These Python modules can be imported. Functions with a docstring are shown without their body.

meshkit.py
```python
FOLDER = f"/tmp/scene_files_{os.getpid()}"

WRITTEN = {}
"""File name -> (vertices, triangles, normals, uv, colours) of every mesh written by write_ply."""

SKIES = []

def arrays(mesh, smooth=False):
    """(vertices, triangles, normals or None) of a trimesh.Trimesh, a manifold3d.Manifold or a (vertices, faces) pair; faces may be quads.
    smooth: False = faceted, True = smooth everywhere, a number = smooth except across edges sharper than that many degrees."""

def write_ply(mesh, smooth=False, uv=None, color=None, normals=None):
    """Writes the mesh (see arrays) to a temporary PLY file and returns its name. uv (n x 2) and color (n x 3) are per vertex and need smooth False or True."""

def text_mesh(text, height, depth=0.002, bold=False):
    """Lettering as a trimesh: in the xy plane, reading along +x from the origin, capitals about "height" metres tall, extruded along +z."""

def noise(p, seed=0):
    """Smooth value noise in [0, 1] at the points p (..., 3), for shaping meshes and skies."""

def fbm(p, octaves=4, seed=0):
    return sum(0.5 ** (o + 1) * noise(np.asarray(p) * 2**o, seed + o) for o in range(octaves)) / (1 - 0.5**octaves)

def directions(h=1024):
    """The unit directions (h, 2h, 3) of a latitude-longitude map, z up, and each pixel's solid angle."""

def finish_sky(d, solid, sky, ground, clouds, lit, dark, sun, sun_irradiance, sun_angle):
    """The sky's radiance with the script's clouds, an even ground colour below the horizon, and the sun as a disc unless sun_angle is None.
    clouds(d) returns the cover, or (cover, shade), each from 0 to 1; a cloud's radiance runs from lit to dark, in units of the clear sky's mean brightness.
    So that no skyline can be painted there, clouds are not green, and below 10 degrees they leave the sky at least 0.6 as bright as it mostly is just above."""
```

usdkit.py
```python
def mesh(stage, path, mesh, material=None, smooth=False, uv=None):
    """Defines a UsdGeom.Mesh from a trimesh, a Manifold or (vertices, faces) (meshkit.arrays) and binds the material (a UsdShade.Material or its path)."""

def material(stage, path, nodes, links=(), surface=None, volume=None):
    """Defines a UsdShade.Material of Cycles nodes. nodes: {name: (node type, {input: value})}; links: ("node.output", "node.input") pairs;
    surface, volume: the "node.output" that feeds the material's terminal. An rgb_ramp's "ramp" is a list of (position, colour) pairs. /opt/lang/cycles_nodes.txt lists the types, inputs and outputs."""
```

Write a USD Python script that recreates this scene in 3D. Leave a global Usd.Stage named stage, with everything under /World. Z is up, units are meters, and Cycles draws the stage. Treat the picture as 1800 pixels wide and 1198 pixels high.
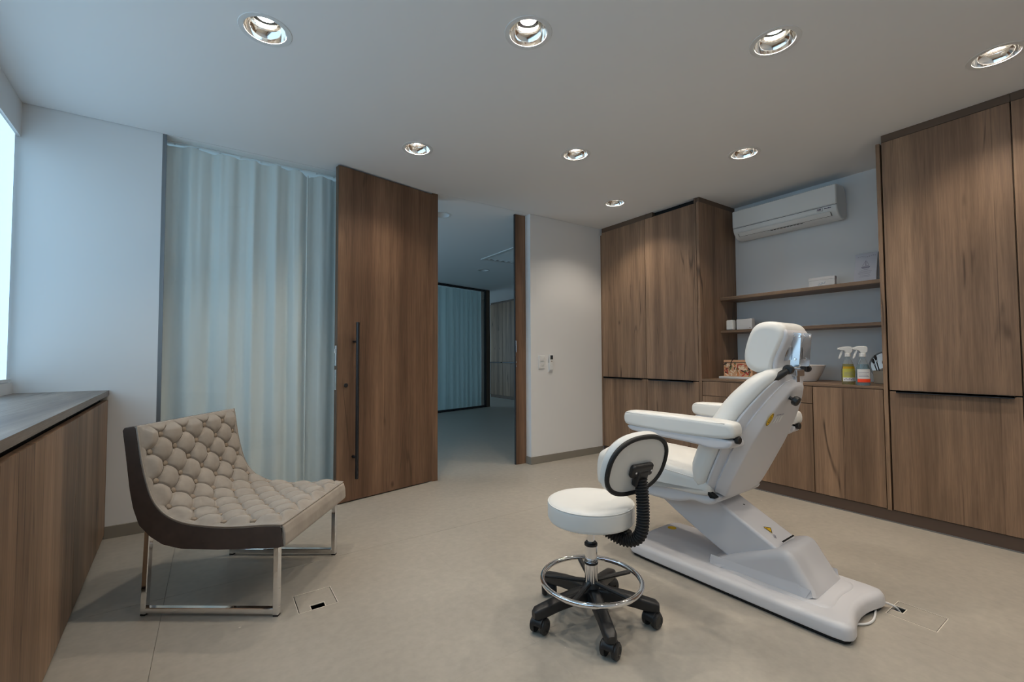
import math, random
import numpy as np, trimesh, manifold3d as m3, usdkit, meshkit
from shapely.geometry import Polygon, Point, box as sbox
from pxr import Usd, UsdGeom, UsdLux, UsdShade, Gf, Sdf

stage = Usd.Stage.CreateInMemory()
UsdGeom.SetStageUpAxis(stage, 'Z'); UsdGeom.SetStageMetersPerUnit(stage, 1.0)
UsdGeom.Xform.Define(stage, '/World'); UsdGeom.Scope.Define(stage, '/World/Looks')
rng = np.random.default_rng(7)

# ------------------------------------------------------------------ camera
H = 2.55            # ceiling height
YB = 3.623          # back wall
XR = 3.675          # cabinet fronts on the right
XN = 4.285          # niche wall behind the shelves
RCAM = np.array([[0.8290, -0.0160, -0.5590], [-0.5592, -0.0320, -0.8284], [-0.0046, 0.9994, -0.0356]])
CAM = (0.0, 0.0, 1.0858)
q, _ = np.linalg.qr(RCAM); RCAM = q * np.sign(np.sum(q * RCAM, 0))
cam = UsdGeom.Camera.Define(stage, '/World/camera')
M4 = Gf.Matrix4d(*[float(x) for r in (list(RCAM[:, 0]) + [0], list(RCAM[:, 1]) + [0], list(RCAM[:, 2]) + [0], list(CAM) + [1]) for x in r])
cam.AddTransformOp().Set(M4)
cam.CreateHorizontalApertureAttr(36.0); cam.CreateVerticalApertureAttr(23.96)
cam.CreateFocalLengthAttr(778.0 / 1800 * 36.0)
cam.CreateClippingRangeAttr((0.05, 100.0))
cam.CreateExposureAttr(0.15)

# light levels of the room's own lamps and of the daylight behind its blinds
LAMP = (1.0, 0.885, 0.74); LAMP_STRENGTH = 640.0
DAY = (0.45, 0.74, 1.0); DAY_STRENGTH = 1.2; CORRIDOR_DAY = 2.3


# ------------------------------------------------------------------ helpers
def S(r, g, b):
    c = np.array([r, g, b], float) / 255
    return tuple(np.where(c <= 0.04045, c / 12.92, ((c + 0.055) / 1.055) ** 2.4))


LOOK = {}


def mat(name, nodes, links=(), surface='p.BSDF'):
    LOOK[name] = usdkit.material(stage, '/World/Looks/' + name, nodes, links, surface)


def plain(name, color, rough=0.5, metallic=0.0, bump=None, **kw):
    nodes = {'p': ('principled_bsdf', {'base_color': color, 'roughness': rough, 'metallic': metallic, **kw})}
    links = []
    if bump:
        sc, st, dist = bump
        nodes |= {'g': ('geometry', {}), 'n': ('noise_texture', {'scale': sc, 'detail': 3.0}), 'b': ('bump', {'strength': st, 'distance': dist})}
        links = [('g.position', 'n.vector'), ('n.fac', 'b.height'), ('b.normal', 'p.normal')]
    mat(name, nodes, links)


used = {}


def path_for(name, parent='/World'):
    k = (parent, name); n = used.get(k, 0); used[k] = n + 1
    return f'{parent}/{name}' + (f'_{n:03d}' if n else '')


def tag(prim, label=None, cat=None, group=None, kind=None):
    for k, v in (('label', label), ('category', cat), ('group', group), ('kind', kind)):
        if v: prim.SetCustomDataByKey(k, v)
    return prim


def obj(name, mesh, look, parent=None, smooth=30, label=None, cat=None, group=None, kind=None):
    pp = '/World' if parent is None else str(parent.GetPath())
    m = usdkit.mesh(stage, path_for(name, pp), mesh, LOOK[look], smooth=smooth)
    return tag(m.GetPrim(), label, cat, group, kind)


def thing(name, label=None, cat=None, loc=(0, 0, 0), rotz=0.0, group=None, kind=None):
    x = UsdGeom.Xform.Define(stage, path_for(name))
    x.AddTranslateOp().Set(Gf.Vec3d(*map(float, loc)))
    if rotz: x.AddRotateZOp().Set(float(rotz))
    return tag(x.GetPrim(), label, cat, group, kind)


def dup(root, name, loc, rotz, label, group=None):
    was = root.GetCustomData()
    r = thing(name, label, was['category'], loc, rotz, group or was.get('group'))
    r.GetReferences().AddInternalReference(root.GetPath()); r.SetInstanceable(True)
    return r


cat = trimesh.util.concatenate


def man(m):
    a = m.to_mesh(); return trimesh.Trimesh(np.array(a.vert_properties[:, :3]), np.array(a.tri_verts), process=False)


def bx(x0, x1, y0, y1, z0, z1):
    m = trimesh.creation.box([abs(x1 - x0), abs(y1 - y0), abs(z1 - z0)])
    m.apply_translation([(x0 + x1) / 2, (y0 + y1) / 2, (z0 + z1) / 2]); return m


def cb(x0, x1, y0, y1, z0, z1, c=0.0012):
    """A box with chamfered edges."""
    pts = []
    lo, hi = np.array([x0, y0, z0]), np.array([x1, y1, z1])
    c = min(c, (hi - lo).min() * 0.45)
    for sx in (0, 1):
        for sy in (0, 1):
            for sz in (0, 1):
                s = np.array([sx, sy, sz]); p = np.where(s, hi, lo); d = np.where(s, -1, 1)
                for k in range(3):
                    e = d * c; e[k] = 0; pts.append(p + e)
    return man(m3.Manifold.hull_points(np.array(pts)))


def rb(x0, x1, y0, y1, z0, z1, r, seg=16):
    """A box with rounded edges."""
    r = min(r, min(x1 - x0, y1 - y0, z1 - z0) * 0.499)
    s = m3.Manifold.sphere(r, seg)
    return man(m3.Manifold.batch_hull([s.translate((x, y, z)) for x in (x0 + r, x1 - r) for y in (y0 + r, y1 - r) for z in (z0 + r, z1 - r)]))


def rplate(x0, x1, y0, y1, z0, z1, r, seg=24):
    """A plate in xy with rounded corners, sharp in z."""
    p = sbox(x0 + r, y0 + r, x1 - r, y1 - r).buffer(r, quad_segs=6)
    m = trimesh.creation.extrude_polygon(p, z1 - z0, engine='earcut'); m.apply_translation([0, 0, z0]); return m


def lathe(prof, n=40):
    """Revolves (r, z) points about z; closed where r is 0."""
    prof = np.array(prof, float); a = np.linspace(0, 2 * np.pi, n, endpoint=False); k = len(prof)
    v = np.stack([np.outer(np.cos(a), prof[:, 0]), np.outer(np.sin(a), prof[:, 0]), np.tile(prof[:, 1], (n, 1))], -1).reshape(-1, 3)
    f = []
    for i in range(n):
        j = (i + 1) % n
        for t in range(k - 1):
            a0, a1, b0, b1 = i * k + t, i * k + t + 1, j * k + t, j * k + t + 1
            f += [[a0, b0, b1], [a0, b1, a1]]
    m = trimesh.Trimesh(v, np.array(f), process=False); m.merge_vertices(); m.update_faces(m.nondegenerate_faces()); return m


def tube(pts, r, n=10, closed=False, smooth=0):
    pts = np.array(pts, float)
    if smooth:
        from scipy.interpolate import CubicSpline
        d = np.r_[0, np.cumsum(np.linalg.norm(np.diff(pts, axis=0), axis=1))]
        pts = CubicSpline(d, pts)(np.linspace(0, d[-1], smooth))
    k = len(pts); r = np.broadcast_to(np.array(r, float), k)
    t = np.roll(pts, -1, 0) - np.roll(pts, 1, 0) if closed else np.gradient(pts, axis=0)
    t /= np.linalg.norm(t, axis=1, keepdims=True)
    up = np.array([0, 0, 1.0]) if abs(t[0][2]) < 0.9 else np.array([1.0, 0, 0])
    nrm = np.cross(t[0], up); nrm /= np.linalg.norm(nrm); rings = []
    a = np.linspace(0, 2 * np.pi, n, endpoint=False)
    for i in range(k):
        nrm = nrm - t[i] * (nrm @ t[i]); nrm /= np.linalg.norm(nrm); b = np.cross(t[i], nrm)
        rings.append(pts[i] + r[i] * (np.cos(a)[:, None] * nrm + np.sin(a)[:, None] * b))
    return loft(rings, caps=not closed, closed=closed)


def loft(rings, caps=True, closed=False):
    rings = [np.array(x, float) for x in rings]; k, n = len(rings), len(rings[0])
    v = list(np.vstack(rings)); f = []
    for i in range(k if closed else k - 1):
        i2 = (i + 1) % k
        for j in range(n):
            j2 = (j + 1) % n
            a, b, c, d = i * n + j, i * n + j2, i2 * n + j2, i2 * n + j
            f += [[a, b, c], [a, c, d]]
    if caps:
        for ri, flip in ((0, True), (k - 1, False)):
            c = rings[ri]; o = c.mean(0); u = c[0] - o; u /= np.linalg.norm(u)
            nn = np.zeros(3)
            for j in range(n): nn += np.cross(c[j] - o, c[(j + 1) % n] - o)
            nn /= max(np.linalg.norm(nn), 1e-12); w = np.cross(nn, u)
            p2 = np.stack([(c - o) @ u, (c - o) @ w], 1)
            tri = np.array(m3.triangulate([p2]))
            if len(tri):
                tri = tri + ri * n
                f += [list(x[::-1]) if flip else list(x) for x in tri]
    m = trimesh.Trimesh(np.array(v), np.array(f), process=False)
    if caps and m.volume < 0: m.invert()
    return m


def resample(p, n, closed=True):
    p = np.array(p, float)
    if closed: p = np.vstack([p, p[:1]])
    d = np.r_[0, np.cumsum(np.linalg.norm(np.diff(p, axis=0), axis=1))]
    t = np.linspace(0, d[-1], n, endpoint=not closed)
    return np.stack([np.interp(t, d, p[:, k]) for k in range(p.shape[1])], 1)


def smooth_closed(p, n, it=2):
    """A closed outline rounded by corner cutting, resampled to n points."""
    p = np.array(p, float)
    for _ in range(it):
        qn = np.roll(p, -1, 0); p = np.stack([0.75 * p + 0.25 * qn, 0.25 * p + 0.75 * qn], 1).reshape(-1, 2)
    return resample(p, n)


def inset(p, d):
    t = np.roll(p, -1, 0) - np.roll(p, 1, 0); t /= np.maximum(np.linalg.norm(t, axis=1, keepdims=True), 1e-9)
    area = 0.5 * np.sum(p[:, 0] * np.roll(p[:, 1], -1) - np.roll(p[:, 0], -1) * p[:, 1])
    nn = np.stack([-t[:, 1], t[:, 0]], 1) * np.sign(area)
    return p + nn * d


def rext(prof, hw, r, axis='x', steps=6, warp=None, mid=1, center=None):
    """Extrudes a closed outline symmetrically by hw along an axis, with rounded end edges of radius r. warp(w, a, b) -> (w, a, b)."""
    prof = np.array(prof, float); secs = []
    ang = np.linspace(0, np.pi / 2, steps)
    ws = [(-hw + r * (1 - math.sin(t)), r * (1 - math.cos(t))) for t in ang[::1]]
    ws = [(-hw + r * (1 - math.cos(t)), r * (1 - math.sin(t))) for t in ang]
    mids = [(w, 0.0) for w in np.linspace(-hw + r, hw - r, mid + 2)[1:-1]]
    allw = ws + mids + [(-w, d) for w, d in ws[::-1]]
    for w, d in allw:
        q = inset(prof, d) if center is None else np.array(center[:2]) + (prof - np.array(center[:2])) * (1 - d / center[2])
        W = np.full(len(q), w); A, B = q[:, 0], q[:, 1]
        if warp: W, A, B = warp(W, A, B)
        secs.append(np.stack({'x': (W, A, B), 'y': (A, W, B), 'z': (A, B, W)}[axis], 1))
    return loft(secs)


def moved(m, loc=(0, 0, 0), rot=None):
    m = m.copy()
    if rot is not None:
        for ang, ax in rot: m.apply_transform(trimesh.transformations.rotation_matrix(math.radians(ang), ax))
    m.apply_translation(loc); return m


def cyl(p0, p1, r, n=20):
    return tube([p0, p1], r, n)


def rcyl(r, z0, z1, b=0.002, n=32):
    """Upright cylinder with bevelled rims."""
    return lathe([(0, z0), (r - b, z0), (r, z0 + b), (r, z1 - b), (r - b, z1), (0, z1)], n)


# ------------------------------------------------------------------ materials
plain('wall_paint', (0.74, 0.74, 0.735), 0.75, bump=(90, 0.05, 0.002))
plain('ceiling_paint', (0.80, 0.80, 0.80), 0.85)
plain('trim_white', (0.72, 0.72, 0.71), 0.45)
plain('skirting', S(134, 128, 118), 0.5)
plain('black_metal', (0.012, 0.012, 0.014), 0.38, 0.0)
plain('black_gap', (0.004, 0.004, 0.004), 0.9)
plain('dark_frame', (0.02, 0.017, 0.018), 0.45)
plain('grey_channel', (0.22, 0.23, 0.24), 0.4, 0.6)
plain('chrome', (0.83, 0.83, 0.84), 0.06, 1.0)
plain('brushed_steel', (0.72, 0.74, 0.77), 0.22, 1.0)
plain('reflector', (0.93, 0.92, 0.90), 0.10, 1.0)
plain('black_plastic', (0.014, 0.014, 0.015), 0.42)
plain('black_rubber', (0.01, 0.01, 0.011), 0.6)
plain('leather_white', (0.74, 0.735, 0.71), 0.42, bump=(260, 0.06, 0.001))
plain('plastic_white', (0.64, 0.635, 0.66), 0.38)
plain('ac_white', (0.74, 0.75, 0.735), 0.4)
plain('ac_groove', (0.08, 0.08, 0.08), 0.6)
plain('ceramic', (0.78, 0.76, 0.74), 0.18)
plain('paper', (0.62, 0.62, 0.68), 0.8)
plain('card', (0.66, 0.65, 0.65), 0.7)
plain('ink', (0.10, 0.09, 0.14), 0.8)
plain('ink_grey', (0.30, 0.29, 0.36), 0.8)
plain('silver_ink', (0.85, 0.93, 1.0), 0.15, 0.6)
plain('sticker_yellow', S(238, 190, 10), 0.5)
plain('sticker_white', (0.8, 0.8, 0.8), 0.5)
plain('sticker_black', (0.01, 0.01, 0.01), 0.5)
plain('label_orange', S(245, 70, 20), 0.5)
plain('label_white', (0.72, 0.72, 0.72), 0.5)
plain('label_yellow', S(205, 200, 90), 0.5)
plain('label_gold', S(215, 170, 20), 0.5)
plain('label_violet', S(110, 85, 150), 0.5)
plain('print_red', S(190, 60, 45), 0.6)
plain('print_green', S(90, 105, 60), 0.6)
plain('print_cream', S(208, 160, 122), 0.6)
plain('print_pale', S(232, 208, 180), 0.6)
plain('print_dark', S(60, 40, 40), 0.6)
plain('print_orange', S(205, 130, 80), 0.6)
plain('pot_grey', S(150, 143, 132), 0.6)
plain('brush_dark', (0.02, 0.018, 0.02), 0.5)
plain('brush_hair', S(150, 125, 105), 0.8)
plain('mirror', (0.92, 0.95, 0.97), 0.02, 1.0)
plain('switch_white', (0.75, 0.75, 0.74), 0.35)
plain('screen_dark', (0.03, 0.035, 0.04), 0.2)
plain('lamp_off', (0.12, 0.12, 0.13), 0.3)
plain('liquid_yellow', S(225, 205, 60), 0.05, transmission_weight=0.75, ior=1.2)
plain('liquid_blue', S(165, 210, 225), 0.05, transmission_weight=0.8, ior=1.2)
plain('clear_plastic', (0.85, 0.9, 0.92), 0.05, transmission_weight=0.9, ior=1.15)
plain('floor_rim', S(226, 219, 206), 0.4)
plain('cord_white', (0.72, 0.72, 0.72), 0.45)
plain('seam_thread', (0.62, 0.61, 0.58), 0.7)

mat('lamp', {'e': ('emission', {'color': LAMP, 'strength': LAMP_STRENGTH})}, surface='e.emission')
mat('corridor_daylight', {'e': ('emission', {'color': DAY, 'strength': CORRIDOR_DAY})}, surface='e.emission')
# the window blind: white cloth that glows with the daylight behind it
mat('blind_cloth', {'d': ('diffuse_bsdf', {'color': (0.75, 0.77, 0.78)}), 'e': ('emission', {'color': DAY, 'strength': DAY_STRENGTH}), 'a': ('add_closure', {})},
    [('d.BSDF', 'a.closure1'), ('e.emission', 'a.closure2')], 'a.closure')
# window and partition glass: clear, mirrors more at a slant
mat('glass', {'f': ('fresnel', {'IOR': 1.5}), 'g': ('geometry', {}), 'fr': ('math', {'math_type': 'subtract', 'value1': 1.0}), 'k': ('math', {'math_type': 'multiply'}),
              't': ('transparent_bsdf', {'color': (0.975, 0.99, 0.985)}), 'y': ('glossy_bsdf', {'color': (1, 1, 1), 'roughness': 0.02}), 'm': ('mix_closure', {})},
    [('g.backfacing', 'fr.value2'), ('f.fac', 'k.value1'), ('fr.value', 'k.value2'), ('k.value', 'm.fac'), ('t.BSDF', 'm.closure1'), ('y.BSDF', 'm.closure2')], 'm.closure')


def cloth(name, color, trans, tint=(1, 1, 1)):
    mat(name, {'g': ('geometry', {}), 'mp': ('mapping', {'scale': (900, 900, 900)}), 'n': ('noise_texture', {'scale': 1.0, 'detail': 2.0}),
               'b': ('bump', {'strength': 0.08, 'distance': 0.001}), 'd': ('diffuse_bsdf', {'color': color}),
               't': ('translucent_bsdf', {'color': tuple(np.array(color) * tint)}), 'm': ('mix_closure', {'fac': trans})},
        [('g.position', 'mp.vector'), ('mp.vector', 'n.vector'), ('n.fac', 'b.height'), ('b.normal', 'd.normal'), ('d.BSDF', 'm.closure1'), ('t.BSDF', 'm.closure2')], 'm.closure')


cloth('curtain_cloth', (0.87, 0.885, 0.87), 0.22)
cloth('curtain_far', (0.74, 0.80, 0.79), 0.42)


def velvet(name, c0, c1, sheen):
    mat(name, {'g': ('geometry', {}), 'n': ('noise_texture', {'scale': 14.0, 'detail': 4.0, 'roughness': 0.6}), 'r': ('rgb_ramp', {'ramp': [(0.3, c0), (0.7, c1)]}),
               'n2': ('noise_texture', {'scale': 700.0, 'detail': 2.0}), 'b': ('bump', {'strength': 0.12, 'distance': 0.001}),
               'p': ('principled_bsdf', {'roughness': 0.85, 'sheen_weight': sheen, 'sheen_roughness': 0.4, 'specular_ior_level': 0.15})},
        [('g.position', 'n.vector'), ('n.fac', 'r.fac'), ('r.color', 'p.base_color'), ('g.position', 'n2.vector'), ('n2.fac', 'b.height'), ('b.normal', 'p.normal')])


velvet('velvet', S(158, 148, 137), S(172, 162, 151), 0.25)
velvet('velvet_dark', S(82, 70, 64), S(94, 81, 74), 0.05)
plain('button_cloth', S(150, 134, 116), 0.7)

# floor: matt grey-beige large tiles with faint clouds and specks
mat('floor_tile', {
    'g': ('geometry', {}), 'o': ('object_info', {}), 'n1': ('noise_texture', {'scale': 1.6, 'detail': 5.0, 'roughness': 0.55}),
    'n2': ('noise_texture', {'scale': 26.0, 'detail': 4.0, 'roughness': 0.6}), 'v': ('voronoi_texture', {'scale': 9.0, 'randomness': 1.0}),
    'r1': ('rgb_ramp', {'ramp': [(0.25, S(162, 155, 144)), (0.55, S(170, 163, 152)), (0.8, S(177, 170, 159))]}),
    'mr': ('map_range', {'from_min': 0.3, 'from_max': 0.7, 'to_min': 0.93, 'to_max': 1.06}),
    'm1': ('mix_color', {'blend_type': 'multiply', 'fac': 1.0}), 'vs': ('map_range', {'from_min': 0.03, 'from_max': 0.05, 'to_min': 1.0, 'to_max': 0.0, 'clamp': True}),
    'vc': ('separate_color', {}), 'gt': ('math', {'math_type': 'greater_than', 'value2': 0.80}), 'mk': ('math', {'math_type': 'multiply'}), 'mk2': ('math', {'math_type': 'multiply', 'value2': 0.6}),
    'sp': ('mix_color', {'blend_type': 'mix', 'b': S(222, 216, 204)}),
    'rr': ('map_range', {'from_min': 0.3, 'from_max': 0.7, 'to_min': 0.36, 'to_max': 0.5}),
    'b': ('bump', {'strength': 0.04, 'distance': 0.002}),
    'p': ('principled_bsdf', {'specular_ior_level': 0.35})},
    [('g.position', 'n1.vector'), ('g.position', 'n2.vector'), ('g.position', 'v.vector'), ('n1.fac', 'r1.fac'), ('n2.fac', 'mr.value'), ('r1.color', 'm1.a'), ('mr.result', 'm1.b'),
     ('v.distance', 'vs.value'), ('v.color', 'vc.color'), ('vc.r', 'gt.value1'), ('vs.result', 'mk.value1'), ('gt.value', 'mk.value2'), ('mk.value', 'mk2.value1'),
     ('m1.result', 'sp.a'), ('mk2.value', 'sp.fac'), ('sp.result', 'p.base_color'), ('n1.fac', 'rr.value'), ('rr.result', 'p.roughness'), ('n2.fac', 'b.height'), ('b.normal', 'p.normal')])
plain('grout', S(136, 129, 118), 0.8)


def wood(name, axis, dark, mid, light, rough=0.5, crack=0.85, seed=0.0):
    """Brown oak board: grain along one axis, tone changing from plank to plank, wandering dark cracks and small knots."""
    al = 'xyz'.index(axis); c1, c2 = {'z': ('x', 'y'), 'y': ('x', 'z')}[axis]
    sc = lambda s: tuple(s if k == al else 1.0 for k in range(3))
    mat(name, {
        'g': ('geometry', {}), 'o': ('object_info', {}), 'sv': ('vector_math', {'math_type': 'scale', 'vector1': (17.3, 29.1, 11.7)}),
        'ad': ('vector_math', {'math_type': 'add'}), 'ad2': ('vector_math', {'math_type': 'add', 'vector2': (seed, seed * 1.7, seed * 0.6)}),
        'mA': ('mapping', {'scale': sc(0.012)}), 'mB': ('mapping', {'scale': sc(0.085)}), 'mC': ('mapping', {'scale': sc(0.085)}), 'mD': ('mapping', {'scale': sc(0.025)}), 'mK': ('mapping', {'scale': sc(0.55)}),
        'nA': ('noise_texture', {'scale': 6.5, 'detail': 2.0, 'roughness': 0.45}),
        'nB': ('noise_texture', {'scale': 9.0, 'detail': 6.0, 'roughness': 0.62, 'distortion': 0.35}),
        'nC': ('noise_texture', {'scale': 1.9, 'detail': 4.0, 'roughness': 0.45, 'distortion': 0.25}),
        'nM': ('noise_texture', {'scale': 2.6, 'detail': 3.0, 'roughness': 0.6}),
        'nD': ('noise_texture', {'scale': 150.0, 'detail': 4.0, 'roughness': 0.75}),
        'vK': ('voronoi_texture', {'scale': 4.4, 'randomness': 1.0}),
        'rA': ('rgb_ramp', {'ramp': [(0.30, dark), (0.5, mid), (0.70, light)]}),
        'mrB': ('map_range', {'from_min': 0.28, 'from_max': 0.72, 'to_min': 0.72, 'to_max': 1.22}),
        'x1': ('mix_color', {'blend_type': 'multiply', 'fac': 1.0}),
        'mrD': ('map_range', {'from_min': 0.3, 'from_max': 0.7, 'to_min': 0.80, 'to_max': 1.16}), 'x2': ('mix_color', {'blend_type': 'multiply', 'fac': 1.0}),
        's1': ('math', {'math_type': 'add', 'value2': 0.013}), 'ab': ('math', {'math_type': 'pingpong', 'value2': 0.06}),
        'cr': ('map_range', {'range_type': 'smoothstep', 'from_min': 0.0, 'from_max': 0.0075, 'to_min': 1.0, 'to_max': 0.0, 'clamp': True}),
        'ms': ('map_range', {'range_type': 'smoothstep', 'from_min': 0.50, 'from_max': 0.64, 'to_min': 0.0, 'to_max': crack, 'clamp': True}),
        'cm': ('math', {'math_type': 'multiply'}), 'x3': ('mix_color', {'blend_type': 'mix', 'b': tuple(np.array(dark) * 0.33)}),
        'kd': ('map_range', {'range_type': 'smoothstep', 'from_min': 0.02, 'from_max': 0.10, 'to_min': 0.8, 'to_max': 0.0, 'clamp': True}),
        'kc': ('separate_color', {}), 'kg': ('math', {'math_type': 'greater_than', 'value2': 0.72}), 'km': ('math', {'math_type': 'multiply'}),
        'x4': ('mix_color', {'blend_type': 'mix', 'b': tuple(np.array(dark) * 0.4)}),
        'sx': ('separate_xyz', {}), 'cw': ('math', {'math_type': 'add'}), 'cs': ('math', {'math_type': 'multiply', 'value2': 4.3}),
        'vP': ('voronoi_texture', {'dimensions': '1D', 'scale': 1.0, 'randomness': 0.9}), 'vE': ('voronoi_texture', {'dimensions': '1D', 'feature': 'distance_to_edge', 'scale': 1.0, 'randomness': 0.9}),
        'pc': ('separate_color', {}), 'pt': ('map_range', {'from_min': 0.0, 'from_max': 1.0, 'to_min': 0.90, 'to_max': 1.10}), 'x5': ('mix_color', {'blend_type': 'multiply', 'fac': 1.0}),
        'pl': ('map_range', {'range_type': 'smoothstep', 'from_min': 0.0, 'from_max': 0.016, 'to_min': 1.0, 'to_max': 0.0, 'clamp': True}),
        'pm': ('map_range', {'range_type': 'smoothstep', 'from_min': 0.42, 'from_max': 0.55, 'to_min': 0.0, 'to_max': 0.75 * crack, 'clamp': True}), 'px': ('math', {'math_type': 'multiply'}),
        'x6': ('mix_color', {'blend_type': 'mix', 'b': tuple(np.array(dark) * 0.40)}),
        'mE': ('mapping', {'scale': sc(0.035)}), 'nE': ('noise_texture', {'scale': 46.0, 'detail': 5.0, 'roughness': 0.7, 'distortion': 0.25}),
        'mrE': ('map_range', {'from_min': 0.3, 'from_max': 0.7, 'to_min': 0.82, 'to_max': 1.16}), 'x7': ('mix_color', {'blend_type': 'multiply', 'fac': 1.0}),
        'b': ('bump', {'strength': 0.18, 'distance': 0.0012}),
        'p': ('principled_bsdf', {'roughness': rough, 'specular_ior_level': 0.3})},
        [('o.random', 'sv.scale'), ('g.position', 'ad.vector1'), ('sv.vector', 'ad.vector2'), ('ad.vector', 'ad2.vector1')] +
        [('ad2.vector', f'm{k}.vector') for k in 'ABCDK'] +
        [('mA.vector', 'nA.vector'), ('mB.vector', 'nB.vector'), ('mC.vector', 'nC.vector'), ('mK.vector', 'nM.vector'), ('mD.vector', 'nD.vector'), ('mK.vector', 'vK.vector'),
         ('nA.fac', 'rA.fac'), ('nB.fac', 'mrB.value'), ('rA.color', 'x1.a'), ('mrB.result', 'x1.b'), ('x1.result', 'x2.a'), ('nD.fac', 'mrD.value'), ('mrD.result', 'x2.b'),
         ('nC.fac', 's1.value1'), ('s1.value', 'ab.value1'), ('ab.value', 'cr.value'), ('nM.fac', 'ms.value'), ('cr.result', 'cm.value1'), ('ms.result', 'cm.value2'),
         ('cm.value', 'x3.fac'), ('x2.result', 'x3.a'), ('vK.distance', 'kd.value'), ('vK.color', 'kc.color'), ('kc.r', 'kg.value1'), ('kd.result', 'km.value1'), ('kg.value', 'km.value2'),
         ('km.value', 'x4.fac'), ('x3.result', 'x4.a'), ('ad2.vector', 'sx.vector'), (f'sx.{c1}', 'cw.value1'), (f'sx.{c2}', 'cw.value2'), ('cw.value', 'cs.value1'), ('cs.value', 'vP.w'), ('cs.value', 'vE.w'),
         ('vP.color', 'pc.color'), ('pc.r', 'pt.value'), ('x4.result', 'x5.a'), ('pt.result', 'x5.b'), ('vE.distance', 'pl.value'), ('nM.fac', 'pm.value'), ('pl.result', 'px.value1'), ('pm.result', 'px.value2'),
         ('px.value', 'x6.fac'), ('x5.result', 'x6.a'), ('ad2.vector', 'mE.vector'), ('mE.vector', 'nE.vector'), ('nE.fac', 'mrE.value'), ('x6.result', 'x7.a'), ('mrE.result', 'x7.b'), ('x7.result', 'p.base_color'), ('nD.fac', 'b.height'), ('b.normal', 'p.normal')])


WD, WM, WL = S(114, 91, 72), S(134, 108, 87), S(152, 124, 100)
wood('oak_upright', 'z', WD, WM, WL)
wood('oak_lengthwise', 'y', S(110, 88, 70), S(126, 103, 84), S(142, 118, 96), crack=0.6)
wood('oak_worktop', 'y', S(112, 100, 92), S(128, 117, 108), S(142, 131, 122), rough=0.42, crack=0.6, seed=3.0)
wood('oak_door', 'z', S(98, 73, 56), S(114, 87, 67), S(130, 101, 79), seed=9.0, crack=0.55)
plain('oak_edge', S(98, 78, 62), 0.55)
plain('plinth_brown', S(84, 68, 58), 0.5)

# ------------------------------------------------------------------ room shell
DL = [(0.171, 2.215), (1.161, 1.577), (2.156, 0.984), (3.165, 0.427), (1.169, 2.911), (2.159, 2.362), (3.168, 1.674), (3.163, 2.916)]
DL_HID = [(1.163, 0.26), (2.157, -0.38), (3.166, -0.82)]      # the same grid goes on behind the camera
DLC = [(1.925, 4.15), (3.77, 6.44)]
VENT = (3.30, 4.86, 3.98, 5.72)
YREAR = -1.35


def ceiling_mesh(outline, holes, z0=H, t=0.14):
    p = Polygon(outline)
    for h in holes: p = p.difference(h)
    m = trimesh.creation.extrude_polygon(p, t, engine='earcut'); m.apply_translation([0, 0, z0]); return m


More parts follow.
